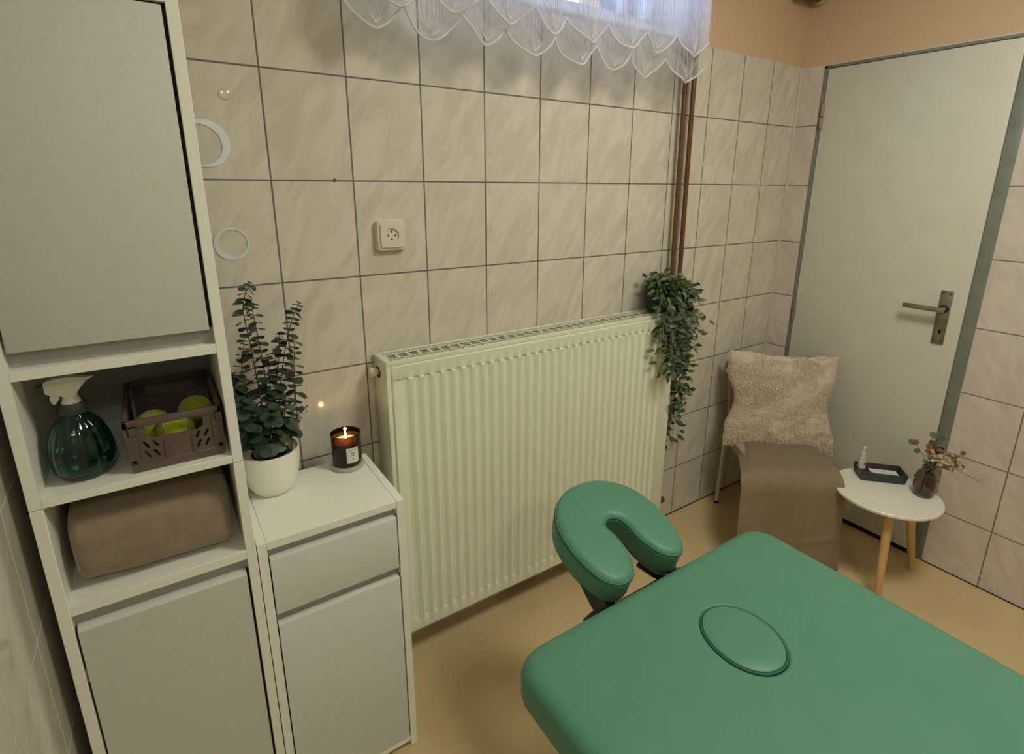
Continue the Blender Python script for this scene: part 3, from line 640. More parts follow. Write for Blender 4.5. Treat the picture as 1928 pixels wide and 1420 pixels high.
# ------------------------------------------------------------------ candle
KX, KY, KZ = -2.1055, -.1225, .7596
mb = MB(); mb.lathe([(.001, 0), (.0405, 0), (.0425, .0015), (.0425, .0085), (.041, .010), (.001, .010)], (KX, KY, KZ), 48, False, False)
single('candle_coaster', mb, 'coaster', 'round grey coaster under the burning candle', 'coaster', (KX, KY, KZ))
kz = KZ + .0103
ca = thing('scented_candle', 'burning candle in dark amber glass jar with a white label on the low cabinet', 'candle', (KX, KY, kz))
mb = MB(); mb.lathe([(.001, 0), (.034, 0), (.0365, .003), (.0375, .010), (.0385, .086), (.0368, .087), (.0358, .084), (.0352, .012), (.001, .010)], (KX, KY, kz), 56, False, False); part('jar', mb, 'amber', ca)
mb = MB(); mb.lathe([(.001, .0105), (.0350, .0125), (.0356, .061), (.034, .063), (.001, .0625)], (KX, KY, kz), 40, False, False); part('wax', mb, 'wax', ca)
mb = MB(); mb.tube([(KX, KY, kz + .062), (KX + .001, KY, kz + .069)], .0009, 6); part('wick', mb, 'ink', ca)
mb = MB(); mb.lathe([(.0004, .066), (.0024, .069), (.0034, .0735), (.0026, .080), (.0012, .086), (.0002, .090)], (KX, KY, kz), 16); part('flame', mb, 'flame', ca)
fl = bpy.data.lights.new('flame_light', 'POINT'); fl.energy = .28; fl.color = (1, .55, .2); fl.shadow_soft_size = .004
fo = bpy.data.objects.new('flame_light', fl); COL.objects.link(fo); fo.parent = ca; fo.location = (0, 0, .078)
# label wrapped on the side that faces the room
def on_jar(a, z, r=.0389): return (KX + r * math.cos(a), KY + r * math.sin(a), kz + z)
LA = math.radians(-83); hw = .42
mb = MB(); rows = []
for i in range(2):
    rows.append([mb.bm.verts.new(on_jar(LA - hw + 2 * hw * j / 16, (.014, .056)[i])) for j in range(17)])
for j in range(16): mb.bm.faces.new((rows[0][j], rows[0][j + 1], rows[1][j + 1], rows[1][j]))
lb = part('label', mb, 'paper', ca)
mb = MB()
def dash(a0, a1, z0, z1, r=.0392):
    n_ = 5; A = [mb.bm.verts.new(on_jar(a0 + (a1 - a0) * j / n_, z0, r)) for j in range(n_ + 1)]; B = [mb.bm.verts.new(on_jar(a0 + (a1 - a0) * j / n_, z1, r)) for j in range(n_ + 1)]
    for j in range(n_): mb.bm.faces.new((A[j], A[j + 1], B[j + 1], B[j]))
for a, b_, z0, z1 in ((-.26, .24, .0495, .0506), (-.14, -.08, .0395, .0425), (-.07, -.02, .0395, .0425), (-.01, .04, .0395, .0425), (.05, .10, .0395, .0425), (-.15, -.11, .033, .036), (-.10, -.05, .033, .036), (-.04, .01, .033, .036), (.02, .06, .033, .036), (.07, .12, .033, .036), (-.035, .035, .024, .0285), (-.16, -.06, .019, .0198), (.0, .15, .019, .0198)):
    dash(LA + a, LA + b_, z0, z1)
for a in (-.37, .37): dash(LA + a - .006, LA + a + .006, .017, .053)
part('label_print', mb, 'ink', lb)

# ------------------------------------------------------------------ trailing ivy pot on the radiator
IX, IY, IZ = -.868, -.062, 1.0225
iv = thing('trailing_ivy', 'dark green trailing artificial ivy in a black pot on the radiator end', 'plant', (IX, IY, IZ))
mb = MB(); mb.lathe([(.001, 0), (.040, 0), (.045, .004), (.054, .080), (.0565, .082), (.0565, .092), (.052, .092), (.050, .082), (.001, .080)], (IX, IY, IZ), 40, False, False); part('pot', mb, 'blackpot', iv)
rv = random.Random(11)
def ivy_leaf(m_, base, d, up, L, w):
    d = d.normalized(); s_ = d.cross(up)
    if s_.length < .1: s_ = d.cross(Vector((1, 0, 0)))
    s_.normalize(); u_ = s_.cross(d).normalized()
    prof_ = [(0, 0), (.18, .62), (.42, 1.0), (.68, .72), (1.0, 0)]
    mid = []; Lf = []; Rt = []
    for t, k in prof_:
        drop = -.25 * L * t * t
        c = base + d * (L * (.15 + t)) + u_ * drop
        mid.append(m_.bm.verts.new(c))
        if 0 < t < 1:
            Lf.append(m_.bm.verts.new(c + s_ * (w * .5 * k) + u_ * (.10 * w))); Rt.append(m_.bm.verts.new(c - s_ * (w * .5 * k) + u_ * (.10 * w)))
    for A in (Lf, Rt):
        m_.bm.faces.new((mid[0], A[0], mid[1]));
        for i in range(2): m_.bm.faces.new((mid[i + 1], A[i], A[i + 1], mid[i + 2]))
        m_.bm.faces.new((mid[3], A[2], mid[4]))
def vine(pts, nl, lm='ivy', L=.027, spread=1.0):
    P = [Vector(p) for p in pts]; path = []
    for i in range(len(P) - 1):
        p0 = P[max(i - 1, 0)]; p1 = P[i]; p2 = P[i + 1]; p3 = P[min(i + 2, len(P) - 1)]
        for k in range(8):
            t = k / 8; path.append(.5 * ((2 * p1) + (p2 - p0) * t + (2 * p0 - 5 * p1 + 4 * p2 - p3) * t * t + (-p0 + 3 * p1 - 3 * p2 + p3) * t ** 3))
    path.append(P[-1])
    path = [p + Vector((rv.uniform(-1, 1), rv.uniform(-1, 1), 0)) * .0025 for p in path]
    m_ = MB(); m_.tube(path, .0009, 5); v_ = part('vine', m_, 'ivy_stem', iv)
    m_ = MB()
    for i in range(nl):
        f = (i + rv.random() * .6) / nl * (len(path) - 1.01); a = int(f); p = path[a].lerp(path[a + 1], f - a)
        for k in range(3):
            ang = rv.uniform(0, 2 * PI); d = Vector((math.cos(ang), math.sin(ang) * .8 - .25, rv.uniform(-.7, .45)))
            q_ = p + d.normalized() * rv.uniform(0, .030) * spread
            q_.y = min(q_.y, -.022)
            if q_.y > -.125 and q_.x < -.80 and q_.z < 1.03: q_.y = -.128 - rv.random() * .01
            dd = d.copy()
            if q_.y > -.05: dd.y = -abs(dd.y)
            if q_.x < -.80 and q_.z < 1.03: dd.y = -abs(dd.y)
            ivy_leaf(m_, q_, dd, Vector((rv.uniform(-.7, .5), -.85, rv.uniform(.1, .8))), L * 1.22 * rv.uniform(.8, 1.25), L * .60 * rv.uniform(.85, 1.2))
    if lm == 'ivy': lm = rv.choice(['ivy', 'ivy', 'ivy_mid', 'ivy_dark'])
    part('leaves', m_, lm, v_, angle=80)
T_ = (IX, IY, IZ + .085)
# crown
for i in range(9):
    a = 2 * PI * i / 9; vine([T_, (IX + .035 * math.cos(a), IY + .02 * math.sin(a) - .01, IZ + .11 + .02 * rv.random()), (IX + .075 * math.cos(a), max(-.13, min(-.03, IY + .045 * math.sin(a))), IZ + .125 + rv.uniform(-.03, .03))], 7, 'ivy' if i % 4 else 'ivy_light', .024)
for (mx, my, mz), (ex, ey, ez), nl in (
    ((-.80, -.075, 1.10), (-.69, -.06, 1.075), 9), ((-.79, -.06, 1.12), (-.66, -.05, 1.095), 8), ((-.90, -.10, 1.12), (-.945, -.09, 1.15), 7)):
    vine([T_, (mx, my, mz), (ex, ey, ez)], nl, 'ivy_light' if ex > -.68 else 'ivy', .026)
falls = [  # over the front edge and the right end of the radiator
    (-.93, -.135, .955), (-.915, -.140, .88), (-.925, -.138, .80), (-.895, -.138, .93), (-.875, -.142, .80), (-.86, -.140, .88), (-.845, -.14, .78)]
for x, y, ze in falls: vine([T_, (x * .5 + IX * .5, -.105, IZ + .10), (x, -.130, IZ + .02), (x + .004, y, (ze + IZ) / 2), (x + rv.uniform(-.015, .015), y, ze)], int(6 + (IZ - ze) * 70))
falls2 = [(-.785, -.07, .42), (-.76, -.06, .50), (-.735, -.065, .46), (-.775, -.10, .60), (-.72, -.07, .62), (-.70, -.06, .72), (-.75, -.11, .74), (-.79, -.12, .68), (-.73, -.085, .86), (-.70, -.08, .93), (-.68, -.055, .86), (-.77, -.09, .45), (-.755, -.075, .56)]
for x, y, ze in falls2: vine([T_, (-.815, -.085, IZ + .10), (x, y, IZ + .045), (x + rv.uniform(-.01, .01), y, (ze + IZ) / 2), (x + rv.uniform(-.02, .02), y, ze)], int(6 + (IZ - ze) * 36))
for x, y, z, dx in ((-.70, -.07, .96, .10), (-.705, -.07, .89, .085), (-.715, -.07, .84, .07), (-.72, -.07, .66, .07), (-.725, -.07, .58, .065)):
    vine([(x - .03, y, z + .02), (x + dx * .5, y, z + .015), (x + dx, y, z)], 5, 'ivy_light' if dx > .08 else 'ivy')

# ------------------------------------------------------------------ massage table
mt = thing('massage_table', 'green padded massage table with an oval face-hole plug', 'massage table', (-1.64, -1.75, 0))
MX0, MX1, MY0, MY1 = -2.022, -1.262, -2.72, -.786
HC = Vector((-1.6245, -1.0025)); N_ = 160
def rr_pts(inset, n=N_, r0=.062):
    x0, x1, y0, y1 = MX0 + inset, MX1 - inset, MY0 + inset, MY1 - inset; r = max(r0 - inset * .6, .02)
    P = rrect(x0, x1, y0, y1, r, 10); out = []
    # resample by direction angle from the hole centre so that the loops match
    segs = list(zip(P, P[1:] + P[:1]))
    for j in range(n):
        a = 2 * PI * j / n; dx, dy = math.cos(a), math.sin(a); best = None
        for (ax, ay), (bx, by) in segs:
            ex, ey = bx - ax, by - ay; den = dx * ey - dy * ex
            if abs(den) < 1e-12: continue
            t = ((ax - HC.x) * ey - (ay - HC.y) * ex) / den; s_ = ((ax - HC.x) * dy - (ay - HC.y) * dx) / den
            if t > 0 and -1e-6 <= s_ <= 1 + 1e-6: best = t if best is None else max(best, t)
        out.append((HC.x + dx * best, HC.y + dy * best))
    return out
def ell(a, b, rot=-0.137, n=N_):
    out = []
    for j in range(n):
        t = 2 * PI * j / n; dx, dy = math.cos(t + 0), math.sin(t + 0)
        # superellipse in local axes
        c_, s_ = math.cos(rot), math.sin(rot); lx, ly = dx * c_ + dy * s_, -dx * s_ + dy * c_
        k = (abs(lx / a) ** 2.05 + abs(ly / b) ** 2.05) ** (-1 / 2.05); out.append((HC.x + dx * k, HC.y + dy * k))
    return out
TZ = .652; TH_ = .078
mb = MB(); rings = []
for ins, z in ((.030, TZ - TH_), (.008, TZ - TH_ + .001), (.002, TZ - TH_ + .006), (.0, TZ - TH_ + .016), (.0, TZ - .030), (.003, TZ - .018), (.010, TZ - .008), (.022, TZ - .002), (.040, TZ)):
    rings.append([(x, y, z) for x, y in rr_pts(ins)])
for k, dz in ((1.25, 0), (1.07, -.0003), (1.02, -.003), (1.0, -.010), (1.0, -.05)): rings.append([(x, y, TZ + dz) for x, y in ell(.0700 * k, .0850 * k)])
mb.loft(rings, True, False); part('pad', mb, 'green', mt, angle=30)
mb = MB(); rings = []
for k, dz in ((.965, -.045), (.965, -.006), (.945, .0015), (.90, .0035), (.6, .0048), (.2, .0052)): rings.append([(x, y, TZ + dz) for x, y in ell(.0700 * k, .0850 * k)])
mb.loft(rings, True, True); part('face_hole_plug', mb, 'green', mt, angle=40)
mb = MB(); rp_ = [(x, y, TZ - .001) for x, y in ell(.0700 * .985, .0850 * .985)]; mb.tube(rp_ + rp_[:1], .0021, 6, cap=False); part('plug_groove_shade', mb, 'green_dark', mt)  # dark green tube in the groove round the plug, its shade as colour
mb = MB()
for a, b_ in (((MX0 + .10, MY0 + .03, .50), (MX0 + .12, MY1 - .10, TZ - TH_)), ((MX1 - .12, MY0 + .03, .50), (MX1 - .10, MY1 - .035, TZ - TH_)), ((MX0 + .10, MY1 - .12, .50), (MX1 - .10, MY1 - .10, TZ - TH_)), ((MX0 + .10, MY0 + .03, .50), (MX1 - .10, MY0 + .05, TZ - TH_))): mb.box(a, b_, .003)
part('frame', mb, 'wood_dark', mt)
for x in (MX0 + .14, MX1 - .14):
    for y in (MY0 + .35, MY1 - .34):
        mb = MB(); mb.box((x - .02, y - .012, .0), (x + .02, y + .012, .56), .003); part('leg', mb, 'wood_dark', mt)
mb = MB(); mb.tube([(MX0 + .001, -1.005, .607), (MX0 - .004, -1.005, .607), (MX0 - .010, -1.005, .607)], [.016, .016, .011], 20); part('strap_knob', mb, 'black', mt)
# head rest
hr = thing('face_cradle', 'green horseshoe face cradle on black bracket at the head of the massage table', 'face cradle', (-1.632, -.70, .58))
HX, HY, HZ = -1.632, -.800, .662; SL = .31
outer = [(0, .283), (.035, .280), (.070, .268), (.103, .245), (.128, .212), (.142, .172), (.145, .130), (.141, .092), (.133, .060), (.120, .036), (.102, .022), (.082, .018), (.062, .026), (.045, .044), (.034, .070), (.0285, .100), (.0300, .130), (.0265, .150), (.015, .162), (0, .166)]
def smooth_poly(P, it=1):
    for _ in range(it):
        Q = []
        for i in range(len(P)):
            a, b_ = P[i], P[(i + 1) % len(P)]; Q += [(a[0] * .75 + b_[0] * .25, a[1] * .75 + b_[1] * .25), (a[0] * .25 + b_[0] * .75, a[1] * .25 + b_[1] * .75)]
        P = Q
    return P
poly = outer + [((-x + (.010 if x < .07 and y < .14 else 0)), y) for x, y in reversed(outer[1:-1])]
poly = smooth_poly(poly, 1)
def off_poly(P, d):
    out = []; n = len(P)
    for i in range(n):
        a = Vector(P[i - 1]); b_ = Vector(P[(i + 1) % n]); t = (b_ - a).normalized(); nrm = Vector((t.y, -t.x)); out.append((P[i][0] - nrm.x * d, P[i][1] - nrm.y * d))
    return out
area = sum(poly[i][0] * poly[(i + 1) % len(poly)][1] - poly[(i + 1) % len(poly)][0] * poly[i][1] for i in range(len(poly)))
sg = 1 if area > 0 else -1
def crad(ins, h):
    return [(HX + x, HY + y - h * SL * .9, HZ + SL * y + h) for x, y in off_poly(poly, ins * sg)]
mb = MB(); rings = [crad(i_, h_) for i_, h_ in ((.008, -.066), (.002, -.064), (0, -.056), (0, -.016), (.0015, -.010), (.001, -.007), (.005, -.002), (.011, .001), (.018, .0025))]
L = mb.loft(rings, False, False)
for ringv in (L[0], L[-1]):
    r_ = bmesh.ops.triangle_fill(mb.bm, edges=[mb.bm.edges.get((ringv[i], ringv[(i + 1) % len(ringv)])) for i in range(len(ringv))], use_beauty=True)
part('cushion', mb, 'green', hr, angle=50)
mb = MB(); rg = crad(-.0012, -.0125); mb.tube(rg + rg[:1], .0012, 5, cap=False); part('seam', mb, 'green_dark', hr)
mb = MB(); rg = crad(.0008, -.0055); mb.tube(rg + rg[:1], .0006, 5, cap=False); part('stitching', mb, 'green_thread', hr)
mb = MB(); rings = [crad(i_, h_) for i_, h_ in ((.014, -.082), (.014, -.067))]
L = mb.loft(rings, False, False)
for ringv in (L[0], L[-1]): bmesh.ops.triangle_fill(mb.bm, edges=[mb.bm.edges.get((ringv[i], ringv[(i + 1) % len(ringv)])) for i in range(len(ringv))], use_beauty=True)
part('support_plate', mb, 'black', hr, smooth=False)
mb = MB()
mb.prism([(-.775, .555), (-.755, .600), (-.72, .618), (-.66, .625), (-.64, .612), (-.70, .565), (-.745, .535)], 'x', -1.745, -1.72); mb.prism([(-.775, .555), (-.755, .600), (-.72, .618), (-.66, .625), (-.64, .612), (-.70, .565), (-.745, .535)], 'x', -1.545, -1.52)
mb.tube([(-1.775, -.755, .578), (-1.50, -.755, .578)], .012, 14); mb.tube([(-1.592, -.700, .612), (-1.575, -.735, .598), (-1.55, -.765, .59)], .013, 12)
mb.tube([(-1.72, -.86, .545), (-1.72, -.70, .575)], .009, 12); mb.tube([(-1.55, -.86, .545), (-1.55, -.70, .575)], .009, 12)
part('bracket', mb, 'black', hr)
mb = MB(); mb.tube([(-1.80, -.755, .578), (-1.775, -.755, .578)], [.014, .019], 14); part('clamp_lever', mb, 'black', hr)

# ------------------------------------------------------------------ chair, throw and cushion
RV = Vector((.77, -.638, 0)); FV = Vector((-.638, -.77, 0))
def CP(r, f, z): return RV * r + FV * f + Vector((0, 0, z))
CM = Matrix(((RV.x, FV.x, 0, 0), (RV.y, FV.y, 0, 0), (0, 0, 1, 0), (0, 0, 0, 1)))     # local (r, f, z) -> world
SZ = .405
ch = thing('chair', 'slim metal-legged chair with beige fabric, draped with a throw, in the corner', 'chair', CP(-.02, .5, 0))
def ctube(pts, r, n=12): return MB().tube([CP(*p) for p in pts], r, n)
rl, rr_ = -.232, .138
for rr0 in (rl, rr_):
    m_ = ctube([(rr0, .272, 0.008), (rr0, .288, .20), (rr0, .300, SZ - .03), (rr0, .290, SZ + .02)], .0095); part('leg', m_, 'chair_metal', ch)
    m_ = ctube([(rr0, .272, 0), (rr0, .272, .012)], .011, 12); part('foot_cap', m_, 'black', ch)
for rr0 in (rl + .02, rr_ - .045):
    m_ = ctube([(rr0, .672, 0.0), (rr0, .655, SZ - .03)], .0095); part('leg', m_, 'chair_metal', ch)
mb = MB(); mb.loft([[(x, y, z) for x, y in [(a_, b_) for a_, b_ in ((rl + k_, .285), (rr_ - k_, .285), (rr_ - k_ - .012, .45), (.085 - k_, .68 - k_), (rl + .015 + k_, .68 - k_), (rl + k_, .45))]] for z, k_ in ((SZ - .045, .004), (SZ - .04, 0), (SZ - .006, 0), (SZ, .006))]); mb.xf(CM); part('seat', mb, 'chair_fabric', ch)
mb = MB(); rings = []
for i in range(9):
    t = i / 8; z = SZ + .03 + t * (.748 - SZ - .03); w = .005 * math.sin(PI * t); f0 = .292 - .052 * t; taper = .01 * (1 - t)
    top = (.006 if i == 8 else 0)
    rings.append([(x, y, z - (top if abs(x) > .2 else 0)) for x, y in rrect(rl - .004 - w + taper, .206 + w - taper, f0 - .012, f0 + .014, .010, 4)])
mb.loft(rings); mb.xf(CM); part('backrest', mb, 'chair_fabric', ch, angle=60)
# throw over the seat and down the front
mb = MB(); nu, nv = 44, 70
def throw_pt(u, v):
    # v: 0 back of the seat, rises over the seat, bends at the front, falls
    w0 = -.195 - .093 * min(1, v / .46); w1 = .135 - .030 * min(1, v / .42)
    s = v * .86; a0 = .33; flat = .345; R0 = .066
    if s < flat: f, z = a0 + s, SZ + .012
    elif s < flat + R0 * PI / 2:
        th = (s - flat) / R0; f, z = a0 + flat + R0 * math.sin(th), SZ + .012 - R0 * (1 - math.cos(th))
    else: d = s - flat - R0 * PI / 2; f, z = a0 + flat + R0 + .03 * d, SZ + .012 - R0 - d
    fall = max(0, (SZ - z)) 
    r = w0 + (w1 - w0) * u + fall * .075 * u
    skew = (u - .5) * -.03 if s > flat * .4 else 0
    f += skew
    wr = .009 * fall * 4 * math.sin(u * 9 + 1.5) + .004 * math.exp(-((fall - .30 + .05 * u) / .012) ** 2) + .004 * noise.noise(Vector((u * 4, v * 6, 3)))
    f += wr; z += .004 * noise.noise(Vector((u * 5, v * 7, 9)))
    # right-hand part slips off the seat side
    if u > .82: k = (u - .82) / .18; z -= .026 * k * k * max(0, 1 - s / (flat + .10))
    if u < .12: k = (.12 - u) / .12; z -= .060 * k ** 1.3 * max(0, 1 - s / (flat + .10))
    return (r, f, max(z, .004))
G = [[mb.bm.verts.new(throw_pt(i / nu, j / nv)) for i in range(nu + 1)] for j in range(nv + 1)]
for j in range(nv):
    for i in range(nu): mb.bm.faces.new((G[j][i], G[j][i + 1], G[j + 1][i + 1], G[j + 1][i]))
bmesh.ops.solidify(mb.bm, geom=mb.bm.faces[:], thickness=-.006); mb.xf(CM)
single('throw_blanket', mb, 'throw', 'light brown fleece throw folded over the chair seat and hanging down its front', 'blanket', CP(-.08, .5, SZ + .013), angle=80)
# side flap of the throw behind the cushion (left of the chair)
# plush cushion
cu_c = CP(-.044, .378, .582)
mb = MB(); n = 46; hw_, hh_ = .232, .212; th = .075
grid = {}
rc = random.Random(3)
for sgn in (1, -1):
    for i in range(n + 1):
        for j in range(n + 1):
            u = i / n * 2 - 1; v = j / n * 2 - 1
            edge_ = (i in (0, n) or j in (0, n))
            if edge_ and sgn == -1: continue
            pin = 1 - .17 * math.exp(-((v + .02) / .42) ** 2) * abs(u) ** 3; pv = 1 - .07 * (1 - u * u) * abs(v) ** 3
            x = u * hw_ * pin; z = v * hh_ * pv
            hgt = th * (max(0, (1 - u ** 4)) * max(0, (1 - v ** 4))) ** .62
            nz_ = noise.noise(Vector((x * 28, z * 28, sgn * 5))) * .0065 + noise.noise(Vector((x * 75, z * 75, 2 + sgn))) * .0045 + noise.noise(Vector((x * 10, z * 10, 7))) * .010
            pl_ = 0
            if x < -.10: pl_ -= .010 * math.exp(-((z - .02) / .018) ** 2) * min(1, (-.10 - x) / .06)
            e = (1 - max(abs(u), abs(v)))
            y = sgn * (hgt * .62 + (nz_ + pl_) * min(1, e * 6)) + (nz_ * .6 if edge_ else 0)
            if edge_: x += nz_ * .8; z += nz_ * .8
            grid[(sgn, i, j)] = mb.bm.verts.new((x, y, z))
for sgn in (1, -1):
    def g(i, j): return grid[(sgn, i, j)] if (sgn, i, j) in grid else grid[(1, i, j)]
    for i in range(n):
        for j in range(n): mb.bm.faces.new((g(i, j), g(i + 1, j), g(i + 1, j + 1), g(i, j + 1)))
lean = math.atan2(.098, .36)
mb.xf(Matrix.Translation(cu_c) @ CM @ Matrix.Rotation(lean, 4, 'X') @ Matrix.Rotation(math.radians(2.4), 4, 'Y'))
cu = thing('plush_cushion', 'square cream plush cushion leaning on the chair back', 'cushion', cu_c)
mb.bm.normal_update(); bmesh.ops.recalc_face_normals(mb.bm, faces=mb.bm.faces)
FX = Matrix.Translation(cu_c) @ CM; down = (FX.to_3x3() @ Vector((0, 0, -1))).normalized()
rf = random.Random(8); pl2 = MB()
for f in mb.bm.faces:
    vs = [v.co for v in f.verts]; nrm = f.normal
    if nrm.dot(Vector((-.6, -.75, .2))) < -.35: continue
    for _ in range(5):
        a_, b_ = rf.random(), rf.random()
        p = vs[0].lerp(vs[1], a_).lerp(vs[3].lerp(vs[2], a_), b_) if len(vs) == 4 else vs[0]
        sw = noise.noise_vector(p * 11) * .55 + noise.noise_vector(p * 60) * .25
        d = (nrm * .55 + down * .55 + sw).normalized(); w_ = nrm.cross(d)
        if w_.length < 1e-3: continue
        w_ = w_.normalized() * rf.uniform(.0010, .0018); L_ = rf.uniform(.007, .012)
        m_ = p + d * L_ * .55 + nrm * .001
        q0 = [pl2.bm.verts.new(k_) for k_ in (p - w_, p + w_, m_ + w_ * .7, m_ - w_ * .7)]; tp = pl2.bm.verts.new(p + d * L_ - nrm * .001)
        pl2.bm.faces.new(q0); pl2.bm.faces.new((q0[3], q0[2], tp))
part('cover', mb, 'fur', cu, angle=180)
me_ = bpy.data.meshes.new('pile'); bmesh.ops.translate(pl2.bm, vec=-cu_c, verts=pl2.bm.verts); pl2.bm.to_mesh(me_); pl2.bm.free(); me_.materials.append(M['fur'])
po = bpy.data.objects.new('pile', me_); COL.objects.link(po); po.parent = cu; po['kind'] = 'stuff'

# ------------------------------------------------------------------ side table and what stands on it
TX, TY, TT, TR = -.268, -.723, .372, .180
st = thing('side_table', 'small round white side table on three splayed wooden legs beside the door', 'table', (TX, TY, 0))
mb = MB(); mb.lathe([(.001, TT - .014), (TR - .004, TT - .014), (TR, TT - .010), (TR, TT - .003), (TR - .003, TT), (.001, TT)], (TX, TY, 0), 72, False, False); part('table_top', mb, 'white', st)
mb = MB(); mb.lathe([(.09, TT - .026), (.09, TT - .014)], (TX, TY, 0), 40); part('mounting_disc', mb, 'wood', st)
for fx, fy in ((-.438, -.822), (-.098, -.806), (-.268, -.516)):
    d = Vector((fx - TX, fy - TY, 0)); top = Vector((TX, TY, TT - .02)) + d * .56
    mb = MB(); mb.tube([Vector((fx, fy, 0)), Vector((fx, fy, 0)).lerp(top, .5), top], [.0115, .0145, .0165], 16); part('leg', mb, 'wood', st)
# tray
TRM = Matrix.Translation((-.1815, -.6585, TT + .0006)) @ Matrix.Rotation(math.radians(-47.5), 4, 'Z')
tz0 = TT + .0006
mb = MB(); wx, wy, hh = .084, .046, .036
def trr(k, z, e=0): return [(x, y, z) for x, y in rrect(-wx * k - e, wx * k + e, -wy * k - e, wy * k + e, .006, 4)]
mb.loft([trr(.93, 0), trr(1.0, hh), trr(1.0, hh, -.004), trr(.93, .004, -.004)], True, True); mb.xf(TRM)
single('organizer_tray', mb, 'tray', 'dark leather-look rectangular tray on the round side table', 'tray', TRM @ Vector((0, 0, 0)), angle=30)
mb = MB(); mb.box((-.032, -.034, .0046), (.068, .034, .0052)); mb.xf(TRM @ Matrix.Translation((0, 0, .0)) )
cdr = thing('notecards', 'white printed card with a red corner lying in the dark tray', 'card', TRM @ Vector((.018, 0, .0045)))
bmesh.ops.translate(mb.bm, vec=(0, 0, .012), verts=mb.bm.verts)
part('card', mb, 'paper', cdr)
mb = MB(); mb.box((-.030, -.032, .0045), (.066, .032, .0165)); mb.xf(TRM); part('card_stack', mb, 'paper', cdr)
mb = MB()
for x0, x1, y0, y1 in ((.0, .028, .018, .0205), (.022, .048, .006, .0085), (.010, .044, -.012, -.0105), (.026, .054, -.022, -.0195)): mb.box((x0, y0, .0172), (x1, y1, .0176))
mb.xf(TRM); part('print', mb, 'ink', cdr)
mb = MB(); mb.prism([(-.031, .010), (-.012, -.014), (-.006, -.026), (-.031, -.030)], 'z', .0172, .0178); mb.xf(TRM); part('red_corner', mb, 'red', cdr)
mb = MB(); mb.box((-.070, -.036, .0046), (-.036, .016, .0225), .004); mb.xf(TRM); single('phone_case', mb, 'black', 'small black case at the left end of the dark tray', 'case', TRM @ Vector((-.052, -.01, .0046)))
# sanitiser bottle
SC = TRM @ Vector((-.058, .030, .0045))
sn = thing('pump_bottle', 'small clear spray bottle with a white label standing in the dark tray', 'bottle', SC)
mb = MB(); mb.lathe([(.001, 0), (.0125, 0), (.0145, .002), (.0145, .058), (.012, .064), (.0070, .068), (.0065, .073)], SC, 28); part('bottle_body', mb, 'clear', sn)
mb = MB(); mb.lathe([(.0076, .071), (.0076, .083), (.0045, .085), (.0042, .098), (.0062, .099), (.0062, .106), (.003, .108)], SC, 20); part('spray_cap', mb, noisy('clouded_cap', (.62, .61, .55), (.68, .66, .6), rough=.3), sn)
mb = MB(); rows = []
for z in (.012, .054): rows.append([mb.bm.verts.new((SC.x + .0149 * math.cos(a_), SC.y + .0149 * math.sin(a_), SC.z + z)) for a_ in [math.radians(-205 + 10 * k_) for k_ in range(17)]])
for j in range(16): mb.bm.faces.new((rows[0][j], rows[0][j + 1], rows[1][j + 1], rows[1][j]))
lb2 = part('label', mb, 'paper', sn)
mb = MB(); rows = []
for z in (.032, .044): rows.append([mb.bm.verts.new((SC.x + .0152 * math.cos(a_), SC.y + .0152 * math.sin(a_), SC.z + z)) for a_ in [math.radians(-128 + 8 * k_) for k_ in range(6)]])
for j in range(5): mb.bm.faces.new((rows[0][j], rows[0][j + 1], rows[1][j + 1], rows[1][j]))
part('label_print', mb, 'red', lb2)
# vase
VX, VY, VZ = -.186, -.812, TT + .0005
va = thing('bud_vase', 'small smoky brown glass vase near the right edge of the side table', 'vase', (VX, VY, VZ))
prof = [(.001, 0), (.022, 0), (.029, .004), (.0345, .020), (.0375, .050), (.0365, .078), (.030, .096), (.021, .104), (.0185, .110), (.0205, .117), (.0185, .117), (.0165, .110), (.019, .103), (.028, .094), (.0340, .077), (.035, .050), (.032, .021), (.026, .008), (.001, .007)]
mb = MB(); mb.lathe(prof, (VX, VY, VZ), 40, False, False); part('glass_body', mb, 'smoke_glass', va)
# dried bouquet
bq = thing('dried_bouquet', 'dried hydrangea and eucalyptus sprigs standing in the smoky brown vase', 'flowers', (VX, VY, VZ + .009))
rb = random.Random(5)
V0 = Vector((VX, VY, VZ))
def rel(a, b_, z): return V0 + Vector((a, b_, z))   # b_ negative = towards the right of the picture
stems = [[(0, .012, .01), (0, 0, .112), (-.01, -.012, .165)], [(.006, -.008, .01), (0, 0, .112), (-.005, -.035, .155), (-.005, -.06, .175)], [(0, .008, .01), (.002, .004, .112), (0, .026, .155), (0, .056, .190)],
         [(-.004, .006, .01), (0, 0, .112), (0, -.004, .17), (0, -.006, .235)], [(0, .01, .01), (0, 0, .112), (0, -.05, .165), (.0, -.085, .205)], [(0, .006, .01), (0, 0, .112), (0, -.06, .150), (0, -.125, .135)]]
for s_ in stems:
    mb = MB(); mb.tube([rel(*p) for p in s_], .0011, 6); part('stem', mb, 'stem_brown', bq)
def blossom(c, R0, n_, mat, sz):
    m_ = MB()
    for i in range(n_):
        d = Vector((rb.gauss(0, 1), rb.gauss(0, 1), rb.gauss(0, 1))).normalized(); p = c + Vector((d.x * R0, d.y * R0, d.z * R0 * .8)) * rb.uniform(.55, 1)
        t = d.cross(Vector((rb.uniform(-1, 1), rb.uniform(-1, 1), 1))).normalized()
        disc_leaf(m_, p, (t + d * rb.uniform(-.2, .9)), d, sz * rb.uniform(.7, 1.3), sz * rb.uniform(.6, 1.0), .3)
    return part('blossom', m_, mat, bq, angle=60)
blossom(rel(-.006, -.048, .160), .033, 90, 'petal', .016)
blossom(rel(0, -.008, .172), .026, 60, 'petal', .017)
